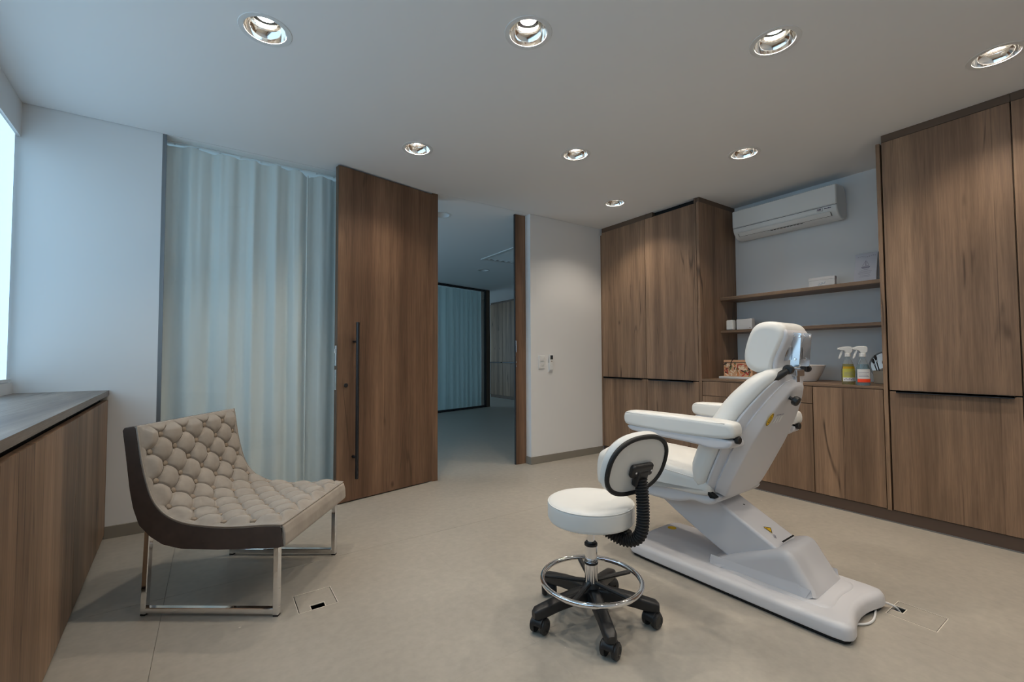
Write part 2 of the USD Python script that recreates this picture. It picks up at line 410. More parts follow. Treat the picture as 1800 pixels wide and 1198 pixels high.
obj('ceiling', ceiling_mesh([(-1.1, YREAR), (XN + 0.1, YREAR), (XN + 0.1, YB - 0.004), (-1.1, YB - 0.004)], [Point(x, y).buffer(0.0862, quad_segs=10) for x, y in DL + DL_HID]), 'ceiling_paint', smooth=False, kind='structure',
    label='plain white plastered ceiling with recessed downlights')
obj('ceiling', ceiling_mesh([(-1.3, YB + 0.001), (6.95, YB + 0.001), (6.95, 12.1), (-1.3, 12.1)], [Point(x, y).buffer(0.0862, quad_segs=10) for x, y in DLC] + [sbox(VENT[0] + .04, VENT[1] + .04, VENT[2] - .04, VENT[3] - .04)]), 'ceiling_paint', smooth=False, kind='structure',
    label='dim bluish corridor ceiling beyond the open door')

fl = thing('floor', 'grey-beige matt floor of large tiles with faint joints', kind='structure')
FB = [((0.319, 0.476, 2.100, 2.262), (0.367, 0.428, 2.100, 2.141)), ((2.370, 2.524, 0.543, 0.700), (2.420, 2.473, 0.657, 0.700))]
fbcut = [sbox(a[0] - 0.0032, a[2] - 0.0032, a[1] + 0.0032, a[3] + 0.0032) for a, _ in FB]
base_poly = sbox(-1.4, YREAR, 6.95, 12.1)
for c in fbcut: base_poly = base_poly.difference(c)
m = trimesh.creation.extrude_polygon(base_poly, 0.06, engine='earcut'); m.apply_translation([0, 0, -0.0635]); obj('screed', m, 'grout', fl, smooth=False)
gx = [-1.4] + [round(-1.365 + 1.2 * k, 3) for k in range(7)] + [6.95]
gy = [YREAR] + [round(-1.02 + 1.2 * k, 3) for k in range(11)] + [12.1]
for i in range(len(gx) - 1):
    for j in range(len(gy) - 1):
        e = lambda v: 0.0008 if v in (-0.165, 2.58) else 0.0001
        p = sbox(gx[i] + e(gx[i]), gy[j] + e(gy[j]), gx[i + 1] - e(gx[i + 1]), gy[j + 1] - e(gy[j + 1]))
        for c in fbcut: p = p.difference(c)
        m = trimesh.creation.extrude_polygon(p, 0.0035, engine='earcut'); m.apply_translation([0, 0, -0.0035]); obj('tile', m, 'floor_tile', fl, smooth=False)

XW = lambda y: -0.930 + 0.052 * (YB - y)            # left wall runs a little off square
XL = lambda y: -0.5265 + 0.052 * (YB - y)           # left cabinet front


def lprism(xa, xb, y0, y1, z0, z1, fn=XW):
    """A block that follows the left wall: xa and xb are offsets from that line."""
    p = Polygon([(fn(y0) + xa, y0), (fn(y0) + xb, y0), (fn(y1) + xb, y1), (fn(y1) + xa, y1)])
    m = trimesh.creation.extrude_polygon(p, z1 - z0, engine='earcut'); m.apply_translation([0, 0, z0]); return m


WIN = (-0.95, 3.50)          # the window's extent in y
obj('wall_left', cat([lprism(-0.20, 0, YREAR, YB, 0, 0.955), lprism(-0.20, 0, YREAR, YB, 2.352, H + 0.1), lprism(-0.20, -0.05, WIN[1], YB, 0.955, 2.352), lprism(-0.20, 0, YREAR, WIN[0], 0.955, 2.352)]), 'wall_paint', smooth=False,
    kind='structure', label='white window wall above the long low cabinet')
w1 = thing('window_1', 'wide window in the left wall behind a glowing roller blind', kind='structure')
obj('window_frame', cat([lprism(-0.19, -0.13, WIN[0], WIN[1], 0.955, 1.0), lprism(-0.19, -0.13, WIN[0], WIN[1], 2.30, 2.352), lprism(-0.19, -0.13, WIN[0], WIN[0] + 0.05, 1.0, 2.30), lprism(-0.19, -0.13, WIN[1] - 0.05, WIN[1], 1.0, 2.30), lprism(-0.19, -0.13, 1.2, 1.26, 1.0, 2.30)]), 'trim_white', w1, smooth=False)
obj('pane', lprism(-0.165, -0.159, WIN[0] + 0.05, 1.2, 1.0, 2.30), 'glass', w1, smooth=False)
obj('pane', lprism(-0.165, -0.159, 1.26, WIN[1] - 0.05, 1.0, 2.30), 'glass', w1, smooth=False)
bl = thing('roller_blind', 'white roller blind glowing with daylight over the left window', 'blind')
obj('blind_fabric', lprism(-0.0135, -0.012, WIN[0] + 0.02, YB - 0.055, 0.972, 2.345), 'blind_cloth', bl, smooth=False)
obj('bottom_bar', lprism(-0.020, -0.004, WIN[0] + 0.02, YB - 0.02, 0.958, 0.975), 'trim_white', bl, smooth=False)

obj('wall_back', cat([bx(-1.2, -0.296, YB, YB + 0.18, 0, H + 0.1)]), 'wall_paint', smooth=False, kind='structure', label='white wall section between the window and the curtained glass')
obj('wall_back', cat([bx(2.674, XN + 0.1, YB, YB + 0.18, 0, H + 0.1)]), 'wall_paint', smooth=False, kind='structure', label='white wall section between the doorway and the tall cabinet')
obj('wall_right', bx(XN, XN + 0.1, YREAR, YB, 0, H + 0.1), 'wall_paint', smooth=False, kind='structure', label='white wall of the shelf niche on the right')
obj('wall_rear', bx(-1.4, XN + 0.1, YREAR - 0.1, YREAR, 0, H + 0.1), 'wall_paint', smooth=False, kind='structure', label='white wall behind the viewpoint')
obj('baseboard_back', cb(-0.53, -0.296, YB - 0.012, YB, 0, 0.073), 'skirting', smooth=False, kind='structure', label='taupe skirting behind the tufted chair')
obj('baseboard_back', cat([cb(2.662, XR, YB - 0.012, YB, 0, 0.073), cb(2.662, 2.674, YB, YB + 0.082, 0, 0.073)]), 'skirting', smooth=False, kind='structure', label='taupe skirting below the light switch')

# corridor shell
obj('wall_corridor', bx(-1.3, 6.95, 12.1, 12.2, 0, H + 0.1), 'wall_paint', smooth=False, kind='structure', label='far white corridor wall')
obj('wall_corridor', bx(6.85, 6.95, YB, 12.1, 0, H + 0.1), 'wall_paint', smooth=False, kind='structure', label='corridor wall behind the far wooden cabinets')
obj('wall_corridor', cat([bx(-1.3, -1.2, YB, 12.1, 0, 0.3), bx(-1.3, -1.2, YB, 12.1, 2.4, H + 0.1), bx(-1.3, -1.2, YB, 4.0, 0.3, 2.4), bx(-1.3, -1.2, 7.2, 12.1, 0.3, 2.4)]), 'wall_paint', smooth=False, kind='structure', label='window wall at the left end of the corridor')
w3 = thing('window_3', 'daylit corridor window out of sight to the left', kind='structure')
obj('pane', bx(-1.27, -1.25, 4.0, 7.2, 0.3, 2.4), 'corridor_daylight', w3, smooth=False)
obj('mullion', cat([bx(-1.25, -1.2, y - 0.03, y + 0.03, 0.3, 2.4) for y in (4.03, 5.6, 7.17)]), 'dark_frame', w3, smooth=False)

w4 = thing('window_4', 'daylit window of the room behind the corridor partition', kind='structure')
obj('pane', bx(0.5, 4.6, 12.06, 12.08, 0.3, 2.4), 'corridor_daylight', w4, smooth=False)
obj('frame', cat([bx(x - 0.03, x + 0.03, 12.03, 12.1, 0.3, 2.4) for x in (0.5, 2.55, 4.6)]), 'dark_frame', w4, smooth=False)
# glass partition with curtains beside the door
w2 = thing('window_2', 'floor to ceiling glass partition in front of pale curtains', kind='structure')
obj('pane', bx(-0.275, 1.60, YB + 0.020, YB + 0.030, 0.006, 2.546), 'glass', w2, smooth=False)
obj('channel', cat([bx(-0.296, -0.274, YB + 0.001, YB + 0.012, 0, H), bx(-0.296, -0.290, YB, YB + 0.05, 0, H)]), 'grey_channel', w2, smooth=False)
obj('channel', bx(-0.29, 1.60, YB + 0.014, YB + 0.05, 0.0, 0.012), 'grey_channel', w2, smooth=False)
obj('jamb_post', cb(1.60, 1.655, YB + 0.01, YB + 0.16, 0, H), 'oak_door', w2, smooth=False)


def curtain_mesh(x0, x1, y0, z0, z1, seed, waves, amp=0.026, left_dip=0.0, right_dip=0.0, lines=()):
    r = np.random.default_rng(seed)
    nx, nz = int((x1 - x0) / 0.006), 46
    u = np.linspace(0, 1, nx); x = x0 + (x1 - x0) * u
    ph = np.cumsum(0.55 + 0.9 * meshkit.noise(np.stack([u * waves * 1.3, u * 0, u * 0], 1), seed)); ph = ph / ph[-1] * waves * 2 * np.pi
    am = 0.45 + 0.9 * meshkit.noise(np.stack([u * waves * 0.8, u * 0 + 3, u * 0], 1), seed + 3)
    t = np.linspace(0, 1, nz); V = []
    for k in range(nz):
        a = t[k]                                               # 0 at the bottom, 1 at the top
        drift = 0.35 * np.sin(3.1 * a + 5 * u) * (1 - a)
        y = np.sin(ph + drift) * am * amp * (0.75 + 0.35 * (1 - a)) + 0.25 * amp * np.sin(2.3 * ph + 2.0 + 1.5 * (1 - a)) * (0.4 + 0.6 * a) + 0.006 * (meshkit.noise(np.stack([u * 40, u * 0 + a * 5, u * 0 + 9], 1), seed + 5) - 0.5)
        top = z1 - 0.008 * (0.5 + 0.5 * np.sin(ph * 1.0 + 1.4)) * am - left_dip * np.exp(-u * 30) - right_dip * np.exp(-(1 - u) * 30)
        z = z0 + (top - z0) * a
        V.append(np.stack([x, y0 + y, z], 1))
    V = np.array(V); idx = np.arange(nz * nx).reshape(nz, nx)
    F = np.stack([idx[:-1, :-1], idx[:-1, 1:], idx[1:, 1:], idx[1:, :-1]], -1).reshape(-1, 4)
    front = V.reshape(-1, 3); back = front + np.array([0, 0.0016, 0]); n = len(front)
    F2 = F[:, ::-1] + n
    def strip(e): return np.stack([e[:-1], e[:-1] + n, e[1:] + n, e[1:]], 1)
    sides = [strip(idx[0]), strip(idx[-1][::-1]), strip(idx[:, 0][::-1]), strip(idx[:, -1])]
    F = np.vstack([F, F2] + sides)
    return trimesh.Trimesh(np.vstack([front, back]), np.vstack([F[:, [0, 1, 2]], F[:, [0, 2, 3]]]), process=False)


ct = thing('curtain', 'wide pale curtain behind the glass, left of the gap between the two curtains', 'curtain')
obj('curtain_cloth', curtain_mesh(-0.285, 0.592, 3.722, 0.015, 2.533, 11, 5.2, right_dip=0.03), 'curtain_cloth', ct, smooth=True)
obj('side_hem', tube(np.stack([np.linspace(0.586, 0.588, 12), np.full(12, 3.703), np.linspace(0.02, 2.50, 12)], 1), 0.006, 8), 'curtain_cloth', ct, smooth=True)
ct2 = thing('curtain', 'narrow pale curtain behind the glass, next to the open wooden door', 'curtain')
obj('curtain_cloth', curtain_mesh(0.596, 1.56, 3.752, 0.015, 2.533, 23, 6.4, left_dip=0.03), 'curtain_cloth', ct2, smooth=True)
tr = thing('curtain_track', 'slim ceiling track that carries both pale curtains behind the glass', 'curtain track')
obj('rail', bx(-0.285, 1.58, 3.712, 3.738, 2.5405, 2.549), 'trim_white', tr, smooth=False)
for k in range(14):
    obj('glider', rb(-0.24 + k * 0.128 - 0.006, -0.24 + k * 0.128 + 0.006, 3.719, 3.731, 2.531, 2.541, 0.004, 8), 'trim_white', tr, smooth=False)

# door leaf, swung back over the glass
d1 = thing('door_1', 'open ceiling-high oak veneered door leaf with long black bar handle', loc=(0.766, 3.455, 0), rotz=12.0, kind='structure')
lf = obj('leaf', cb(0.0, 0.9135, 0.0, 0.045, 0.008, 2.538, 0.002), 'oak_door', d1, smooth=False)
obj('edge_band', cb(-0.0045, 0.0, 0.001, 0.044, 0.010, 2.536, 0.001), 'oak_edge', d1, smooth=False, label='dark edge of the door leaf')
hd = obj('handle', cat([rcyl(0.0125, 0.18, 1.352, n=24).apply_translation([0.127, -0.062, 0])]), 'black_metal', d1, label='long round black bar handle')
for z in (1.206, 0.336):
    obj('standoff', cat([cyl((0.127, -0.062, z), (0.127, 0, z), 0.008, 16), moved(rcyl(0.015, -0.012, 0.0, n=24), (0.127, 0, z), [(90, [1, 0, 0])])]), 'black_metal', d1)
obj('lock_cylinder', cat([moved(rcyl(0.016, 0, 0.005, n=24), (0.066, 0.0, 0.877), [(90, [1, 0, 0])])]), 'black_metal', d1)
for z in (1.10, 0.92):
    obj('latch_plate', cb(-0.0065, -0.004, 0.010, 0.034, z - 0.075, z + 0.075, 0.0008), 'brushed_steel', d1, smooth=False)
obj('latch_bolt', cb(-0.016, -0.005, 0.014, 0.030, 1.12, 1.15, 0.001), 'brushed_steel', d1, smooth=False)
t1 = thing('trim_1', 'oak door jamb with steel strike plate at the right of the doorway', kind='structure')
obj('jamb_board', cb(2.549, 2.673, YB + 0.083, YB + 0.108, 0.0, H - 0.002), 'oak_door', t1, smooth=False)
obj('jamb_seal', bx(2.541, 2.549, YB + 0.086, YB + 0.106, 0.0, H - 0.002), 'dark_frame', t1, smooth=False)
obj('strike_plate', cb(2.5485, 2.558, YB + 0.0815, YB + 0.09, 1.13, 1.25, 0.001), 'brushed_steel', t1, smooth=False)
for z in (0.99, 1.03):
    obj('strike_plate', cb(2.5485, 2.556, YB + 0.0815, YB + 0.09, z - 0.009, z + 0.009, 0.001), 'brushed_steel', t1, smooth=False)

# ------------------------------------------------------------------ downlights
def downlight(x, y, label, on=True):
    t = thing('ceiling_downlight', label, 'ceiling light', (x, y, H), group='recessed ceiling downlights' if on else 'corridor downlights')
    obj('trim_ring', lathe([(0.0845, 0.006), (0.0845, -0.0015), (0.088, -0.003), (0.106, -0.0022), (0.108, 0.0), (0.0862, 0.0), (0.0862, 0.006), (0.0845, 0.006)], 56), 'trim_white', t)
    obj('reflector', lathe([(0.0855, -0.001), (0.0835, 0.001), (0.081, 0.014), (0.074, 0.030), (0.063, 0.040), (0.058, 0.041), (0.058, 0.038), (0.0545, 0.046), (0.051, 0.066), (0.046, 0.086), (0.0, 0.088), (0, 0.092), (0.05, 0.092), (0.062, 0.06), (0.0655, 0.045), (0.078, 0.034), (0.0855, 0.014), (0.0855, -0.001)], 48), 'reflector' if on else 'trim_white', t, smooth=25)
    obj('lamp_holder', lathe([(0.0, 0.087), (0.038, 0.087), (0.040, 0.084), (0.040, 0.066), (0.037, 0.064), (0.037, 0.072), (0.0, 0.072)], 36), 'grey_channel', t)
    obj('lamp_lens', lathe([(0.0, 0.0625), (0.02, 0.064), (0.0355, 0.069), (0.0355, 0.0715), (0.0, 0.0715)], 36), 'lamp' if on else 'lamp_off', t)
    return t


names = ['lit downlight nearest the window, at top left of the ceiling', 'lit downlight at the top middle of the ceiling', 'lit downlight in the near row, right of the top middle one', 'lit downlight at far upper right, above the tall right cabinet',
         'lit downlight above the open wooden door', 'lit downlight in the middle of the ceiling, in line with the doorway', 'lit downlight in front of the shelf niche and air conditioner', 'lit downlight closest to the tall cabinet at the back']
for (x, y), n in zip(DL, names): downlight(x, y, n)
for (x, y), n in zip(DL_HID, ['straight above the viewpoint', 'behind the treatment chair row', 'in the rear corner by the tall cabinets']): downlight(x, y, 'lit downlight out of view, ' + n)
downlight(*DLC[0], 'unlit downlight of the corridor nearest the door leaf', False)
downlight(*DLC[1], 'unlit downlight of the corridor above the far curtain', False)

# ------------------------------------------------------------------ corridor contents
vx = thing('ceiling_vent', 'white slotted ceiling cassette in the corridor beyond the door', 'air vent', (0, 0, H))
x0, y0, x1, y1 = VENT
fr = sbox(x0, y0, x1, y1).difference(sbox(x0 + 0.05, y0 + 0.05, x1 - 0.05, y1 - 0.05))
m = trimesh.creation.extrude_polygon(fr, 0.012, engine='earcut'); m.apply_translation([0, 0, -0.012]); obj('frame', m, 'trim_white', vx, smooth=False)
obj('backing', bx(x0 + 0.045, x1 - 0.045, y0 + 0.045, y1 - 0.045, 0.06, 0.07), 'black_gap', vx, smooth=False)
for k in range(6):
    xx = x0 + 0.09 + k * 0.10
    obj('slat', moved(cb(-0.032, 0.032, y0 + 0.045, y1 - 0.045, -0.003, 0.003), (xx, 0, 0.004), [(22, [0, 1, 0])]), 'trim_white', vx, smooth=False)

ca = math.degrees(math.atan2(8.31 - 7.971, 4.936 - 3.635))
cp = thing('corridor_partition', 'glazed partition with slim black frame across the corridor', 'partition', (3.635, 7.971, 0), ca)
LP = 1.3445
obj('frame_rail', cb(-2.6, LP, 0, 0.05, H - 0.045, H - 0.003), 'dark_frame', cp, smooth=False)
obj('frame_rail', cb(-2.6, LP, 0, 0.05, 0, 0.04), 'dark_frame', cp, smooth=False)
obj('frame_stile', cb(LP - 0.03, LP, 0, 0.05, 0.04, H - 0.045), 'dark_frame', cp, smooth=False)
obj('pane', bx(-2.6, LP - 0.03, 0.02, 0.03, 0.04, H - 0.045), 'glass', cp, smooth=False)
obj('end_post', cb(LP, LP + 0.095, -0.01, 0.16, 0, H - 0.003), 'oak_edge', cp, smooth=False, label='brown end post')
cc = thing('curtain', 'grey-green curtain behind the far glazed corridor partition', 'curtain', (3.635, 7.971, 0), ca)
obj('curtain_cloth', curtain_mesh(-2.55, LP - 0.035, 0.14, 0.02, H - 0.03, 31, 26, amp=0.03), 'curtain_far', cc, smooth=True)
for k in range(5):
    y1_ = 10.35 - 0.62 * k
    lab = ['far brown corridor cabinet at the end of the row', 'far brown corridor cabinet, second from the end', 'far brown corridor cabinet beside the door jamb', 'far brown corridor cabinet hidden past the jamb', 'far brown corridor cabinet hidden farther past the jamb'][k]
    c = thing('corridor_cabinet', lab, 'cabinet')
    obj('body', bx(6.282, 6.85, y1_ - 0.618, y1_, 0.0, H - 0.002), 'oak_edge', c, smooth=False)
    obj('door', cb(6.262, 6.282, y1_ - 0.616, y1_ - 0.002, 0.95, H - 0.05), 'oak_upright', c, smooth=False)
    obj('door', cb(6.262, 6.282, y1_ - 0.616, y1_ - 0.002, 0.08, 0.93), 'oak_upright', c, smooth=False)
    obj('handle', cb(6.235, 6.262, y1_ - 0.58, y1_ - 0.03, 0.925, 0.95), 'black_metal', c, smooth=False)

# ------------------------------------------------------------------ left cabinet run
def lbox(xa, xb, y0, y1, z0, z1): return lprism(xa, xb, y0, y1, z0, z1, XL)


LY = [3.615, 2.60, 1.58, 0.56, -0.46, YREAR + 0.02]
ll = ['low oak cabinet under the window, nearest the back wall', 'low oak cabinet under the window, second from the back wall', 'low oak cabinet under the window, third from the back wall', 'low oak cabinet under the window, beside the viewpoint', 'low oak cabinet under the window, last toward the rear wall']
for k in range(5):
    ya, yb = LY[k + 1], LY[k]
    c = thing('low_cabinet', ll[k], 'cabinet')
    obj('body', lbox(-0.385, -0.024, ya + 0.001, yb - 0.001, 0.06, 0.815), 'oak_edge', c, smooth=False)
    obj('door', lbox(-0.022, 0.0, ya + 0.0015, yb - 0.0015, 0.03, 0.834), 'oak_upright', c, smooth=False)
    obj('grip_channel', lbox(-0.385, -0.035, ya + 0.001, yb - 0.001, 0.815, 0.862), 'black_gap', c, smooth=False, label='black recessed grip channel')
    obj('plinth', lbox(-0.385, -0.045, ya, yb, 0.0, 0.06), 'plinth_brown', c, smooth=False)
wt = thing('window_worktop', 'grey-brown oak worktop running along the window on the low cabinets', 'worktop')
obj('worktop_board', lbox(-0.4005, 0.004, YREAR + 0.01, YB - 0.003, 0.863, 0.893), 'oak_worktop', wt, smooth=False)

# ------------------------------------------------------------------ right cabinet run
ZS = 0.853          # the slit between upper and lower doors


def tall_unit(label, y0, y1, filler=True, handle=(0.1, 0.1), gable=None, slot=None):
    c = thing('tall_cabinet', label, 'cabinet')
    obj('body', bx(XR + 0.022, XN - 0.002, y0 + 0.0005, y1 - 0.0005, 0.075, H - 0.062), 'oak_edge', c, smooth=False)
    obj('door', cb(XR, XR + 0.021, y0 + 0.0018, y1 - 0.0018, ZS + 0.004, H - 0.052, 0.001), 'oak_upright', c, smooth=False)
    obj('door', cb(XR, XR + 0.021, y0 + 0.0018, y1 - 0.0018, 0.082, ZS - 0.004, 0.001), 'oak_upright', c, smooth=False)
    obj('grip_slit', bx(XR + 0.0205, XR + 0.022, y0 + 0.002, y1 - 0.002, ZS - 0.02, ZS + 0.02), 'black_gap', c, smooth=False)
    obj('handle', cat([cb(XR - 0.024, XR - 0.001, y0 + handle[0], y1 - handle[1], ZS - 0.007, ZS + 0.005, 0.001), cb(XR - 0.024, XR - 0.020, y0 + handle[0], y1 - handle[1], ZS - 0.013, ZS + 0.005, 0.001)]), 'black_metal', c, smooth=False)
    if slot:
        s0, s1 = slot
        obj('top_filler', bx(XR + 0.006, XN - 0.002, y0, s0, H - 0.048, H - 0.001), 'oak_edge', c, smooth=False)
        obj('top_filler', bx(XR + 0.006, XN - 0.002, s1, y1, H - 0.048, H - 0.001), 'oak_edge', c, smooth=False)
        obj('vent_slot', bx(XR + 0.05, XR + 0.06, s0, s1, H - 0.05, H - 0.001), 'black_gap', c, smooth=False, label='black ventilation slot under the ceiling')
    else:
        obj('top_filler', bx(XR + 0.006, XN - 0.002, y0, y1, H - 0.048, H - 0.001), 'oak_edge', c, smooth=False)
    if gable:
        g0, g1 = gable
        obj('side_panel', cb(XR, XN - 0.002, g0, g1, 0.075, H - (0.05 if g0 < 2 else 0.045), 0.001), 'oak_upright', c, smooth=False)
        if g0 > 2: obj('side_filler', bx(XR + 0.012, XN - 0.002, g0 + 0.002, g1, H - 0.045, H - 0.001), 'oak_edge', c, smooth=False)
    return c


c = tall_unit('tall oak cabinet in the back corner beside the light switch', 2.990, 3.600, handle=(0.05, 0.025))
obj('corner_filler', cb(XR + 0.002, XN - 0.002, 3.602, YB - 0.002, 0.075, H - 0.075, 0.001), 'oak_upright', c, smooth=False)
tall_unit('tall oak cabinet between the corner cabinet and the shelf niche, with vent slot', 2.402, 2.988, handle=(0.045, 0.035), gable=(2.372, 2.400), slot=(2.425, 2.895))
tall_unit('wide tall oak cabinet right of the shelf niche', 0.452, 1.030, handle=(0.028, 0.04), gable=(1.038, 1.060))
tall_unit('tall oak cabinet at the far right edge, only a sliver in view', -0.14, 0.450)
tall_unit('tall oak cabinet out of view past the right edge', -0.74, -0.142)
obj('plinth_board', bx(XR + 0.008, XR + 0.028, -0.74, 3.60, 0.0, 0.078), 'plinth_brown', smooth=False, label='dark brown plinth board along the foot of the right cabinets', cat='plinth')
obj('trim_2', bx(XR - 0.001, XR + 0.008, -0.74, 3.60, 0.0, 0.006), 'grey_channel', smooth=False, kind='structure', label='grey sealing strip along the plinth')

# base units in the niche
def base_unit(label, y0, y1, drawer):
    c = thing('base_cabinet', label, 'cabinet')
    obj('body', bx(XR + 0.022, XN - 0.002, y0, y1, 0.079, 0.858), 'oak_edge', c, smooth=False)
    if drawer:
        mid = (y0 + y1) / 2
        for a, b in ((y0, mid), (mid, y1)):
            obj('drawer', cb(XR, XR + 0.021, a + 0.0018, b - 0.0018, 0.731, 0.856, 0.001), 'oak_upright', c, smooth=False)
            obj('door', cb(XR, XR + 0.021, a + 0.0018, b - 0.0018, 0.082, 0.727, 0.001), 'oak_upright', c, smooth=False)
    else:
        obj('door', cb(XR, XR + 0.021, y0 + 0.0018, y1 - 0.0018, 0.082, 0.856, 0.001), 'oak_upright', c, smooth=False)


base_unit('oak base cabinet with top drawers behind the treatment chair', 1.482, 2.370, True)
base_unit('oak base cabinet with a single door right of the treatment chair', 1.062, 1.480, False)
obj('counter_board', cb(XR - 0.001, XN - 0.002, 1.0605, 2.3715, 0.860, 0.877, 0.001), 'oak_lengthwise', smooth=False, label='thin oak counter board across the niche under the shelves', cat='worktop')
obj('wall_shelf', cb(3.99, XN - 0.001, 1.0605, 2.3715, 1.609, 1.637, 0.001), 'oak_lengthwise', smooth=False, label='upper oak wall shelf below the air conditioner', cat='shelf', group='niche shelves')
obj('wall_shelf', cb(3.99, XN - 0.001, 1.0605, 2.3715, 1.301, 1.325, 0.001), 'oak_lengthwise', smooth=False, label='lower oak wall shelf with small white boxes', cat='shelf', group='niche shelves')

# ------------------------------------------------------------------ air conditioner
ac = thing('air_conditioner', 'white split air conditioner on the wall above the shelves', 'air conditioner', (XN, 1.86, 0))
prof = smooth_closed([(-0.002, 2.46), (-0.002, 2.20), (-0.06, 2.185), (-0.12, 2.19), (-0.165, 2.215), (-0.195, 2.255), (-0.202, 2.30), (-0.198, 2.44), (-0.19, 2.455), (-0.17, 2.46)], 60, 2)
obj('body', rext(prof, 0.425, 0.012, 'y'), 'ac_white', ac)
obj('front_panel', cb(-0.2075, -0.190, -0.424, 0.424, 2.292, 2.452, 0.006), 'ac_white', ac)
obj('panel_groove', cb(-0.2035, -0.195, -0.425, 0.425, 2.286, 2.290, 0.001), 'grey_channel', ac, smooth=False)
# louvre in the lower lip
def lip(t):     # point on the lower front curve
    P = np.array([(-0.200, 2.275), (-0.190, 2.245), (-0.166, 2.217), (-0.14, 2.202)]); d = np.r_[0, np.cumsum(np.linalg.norm(np.diff(P, axis=0), axis=1))]; return np.array([np.interp(t * d[-1], d, P[:, k]) for k in (0, 1)])
def lipstrip(t0, t1, ya, yb, off, th=0.003):
    ps = [lip(t) for t in np.linspace(t0, t1, 6)]
    nn = np.array([-0.75, -0.66])
    ring = [p + nn * off for p in ps] + [p + nn * (off - th) for p in ps[::-1]]
    return loft([np.stack([np.array(ring)[:, 0], np.full(len(ring), y), np.array(ring)[:, 1]], 1) for y in (ya, yb)])
obj('louvre', lipstrip(0.30, 0.74, -0.375, 0.375, 0.0075), 'ac_white', ac)
obj('louvre_gap', lipstrip(0.74, 0.775, -0.378, 0.378, 0.0065), 'ac_groove', ac, smooth=False)
obj('louvre_gap', cat([lipstrip(0.42, 0.76, -0.3795, -0.3765, 0.0068), lipstrip(0.42, 0.76, 0.3765, 0.3795, 0.0068)]), 'ac_groove', ac, smooth=False)
obj('outlet_grille', cat([lipstrip(0.84, 0.90, -0.16 + 0.027 * k, -0.16 + 0.027 * k + 0.02, 0.0045) for k in range(10)]), 'ac_groove', ac, smooth=False, kind='stuff')
obj('display', cb(-0.2085, -0.196, -0.325, -0.285, 2.257, 2.281, 0.002), 'label_white', ac)
obj('display_digits', cat([bx(-0.210, -0.208, -0.316 + 0.013 * k, -0.316 + 0.013 * k + 0.010, 2.262, 2.276) for k in range(2)]), 'ink', ac, smooth=False)
obj('marking', cat([bx(-0.2035, -0.200, -0.385 + 0.012 * k, -0.385 + 0.012 * k + 0.009, 2.268, 2.273 + 0.002 * (k % 2)) for k in range(4)]), 'ink', ac, smooth=False)

# ------------------------------------------------------------------ wall switch, thermostat
sw = thing('light_switch', 'white double wall switch right of the doorway', 'light switch', (2.812, YB, 1.03))
obj('plate', rb(-0.040, 0.040, -0.010, 0.004, -0.070, 0.070, 0.005), 'switch_white', sw)
obj('rocker', rb(-0.028, 0.028, -0.015, -0.006, 0.008, 0.058, 0.003), 'switch_white', sw)
obj('socket', moved(rcyl(0.022, 0, 0.003, n=28), (0, -0.0095, -0.030), [(90, [1, 0, 0])]), 'switch_white', sw)
for a in (-0.008, 0.008): obj('socket_hole', moved(rcyl(0.0025, 0, 0.0008, 0.0003, n=12), (a, -0.0125, -0.030), [(90, [1, 0, 0])]), 'black_gap', sw)
th = thing('wall_remote', 'slim white remote control with dark screen on the wall beside the switch', 'remote control', (2.925, YB, 1.02))
obj('holder', rb(-0.026, 0.026, -0.014, 0.003, -0.095, 0.0, 0.004), 'switch_white', th)
obj('handset', rb(-0.023, 0.023, -0.026, -0.008, -0.075, 0.088, 0.005), 'switch_white', th)
obj('screen', cb(-0.017, 0.017, -0.0268, -0.025, 0.035, 0.078, 0.0005), 'screen_dark', th, smooth=False)
obj('button', cb(-0.010, 0.010, -0.0275, -0.025, 0.012, 0.022, 0.0006), 'skirting', th, smooth=False)

# ------------------------------------------------------------------ floor boxes
for k, (a, s) in enumerate(FB):
    cx, cy = (a[0] + a[1]) / 2, (a[2] + a[3]) / 2
    t = thing('floor_box', ['flush floor outlet box in front of the tufted chair', 'flush floor outlet box with the white cord, beside the treatment chair base'][k], 'floor box', (cx, cy, 0))
    A = sbox(a[0] - cx, a[2] - cy, a[1] - cx, a[3] - cy)
    rim = A.buffer(0.0030, join_style='mitre').difference(A.buffer(0.0002, join_style='mitre'))
    mm = trimesh.creation.extrude_polygon(rim, 0.03, engine='earcut'); mm.apply_translation([0, 0, -0.0295]); obj('rim', mm, 'floor_rim', t, smooth=False)
    sl = sbox(s[0] - cx, s[2] - cy - (0.02 if k == 0 else 0), s[1] - cx, s[3] - cy + (0.02 if k else 0))
    gap = sbox(A.bounds[0] + 0.0032, A.bounds[1] + 0.0018, A.bounds[2] - 0.0032, A.bounds[3] - 0.0018)
    lid = gap.difference(sl)
    mm = trimesh.creation.extrude_polygon(lid, 0.003, engine='earcut'); mm.apply_translation([0, 0, -0.003]); obj('lid', mm, 'floor_tile', t, smooth=False)
    bb = sl.intersection(A).bounds
    fr = sbox(*bb).difference(sbox(bb[0] + 0.003, bb[1] + (0.003 if k else 0), bb[2] - 0.003, bb[3] - (0 if k else 0.003)))
    mm = trimesh.creation.extrude_polygon(fr, 0.0032, engine='earcut'); mm.apply_translation([0, 0, -0.0028]); obj('slot_frame', mm, 'floor_rim', t, smooth=False)
    obj('well', cat([bx(A.bounds[0], A.bounds[2], A.bounds[1], A.bounds[3], -0.056, -0.05)]), 'black_gap', t, smooth=False)

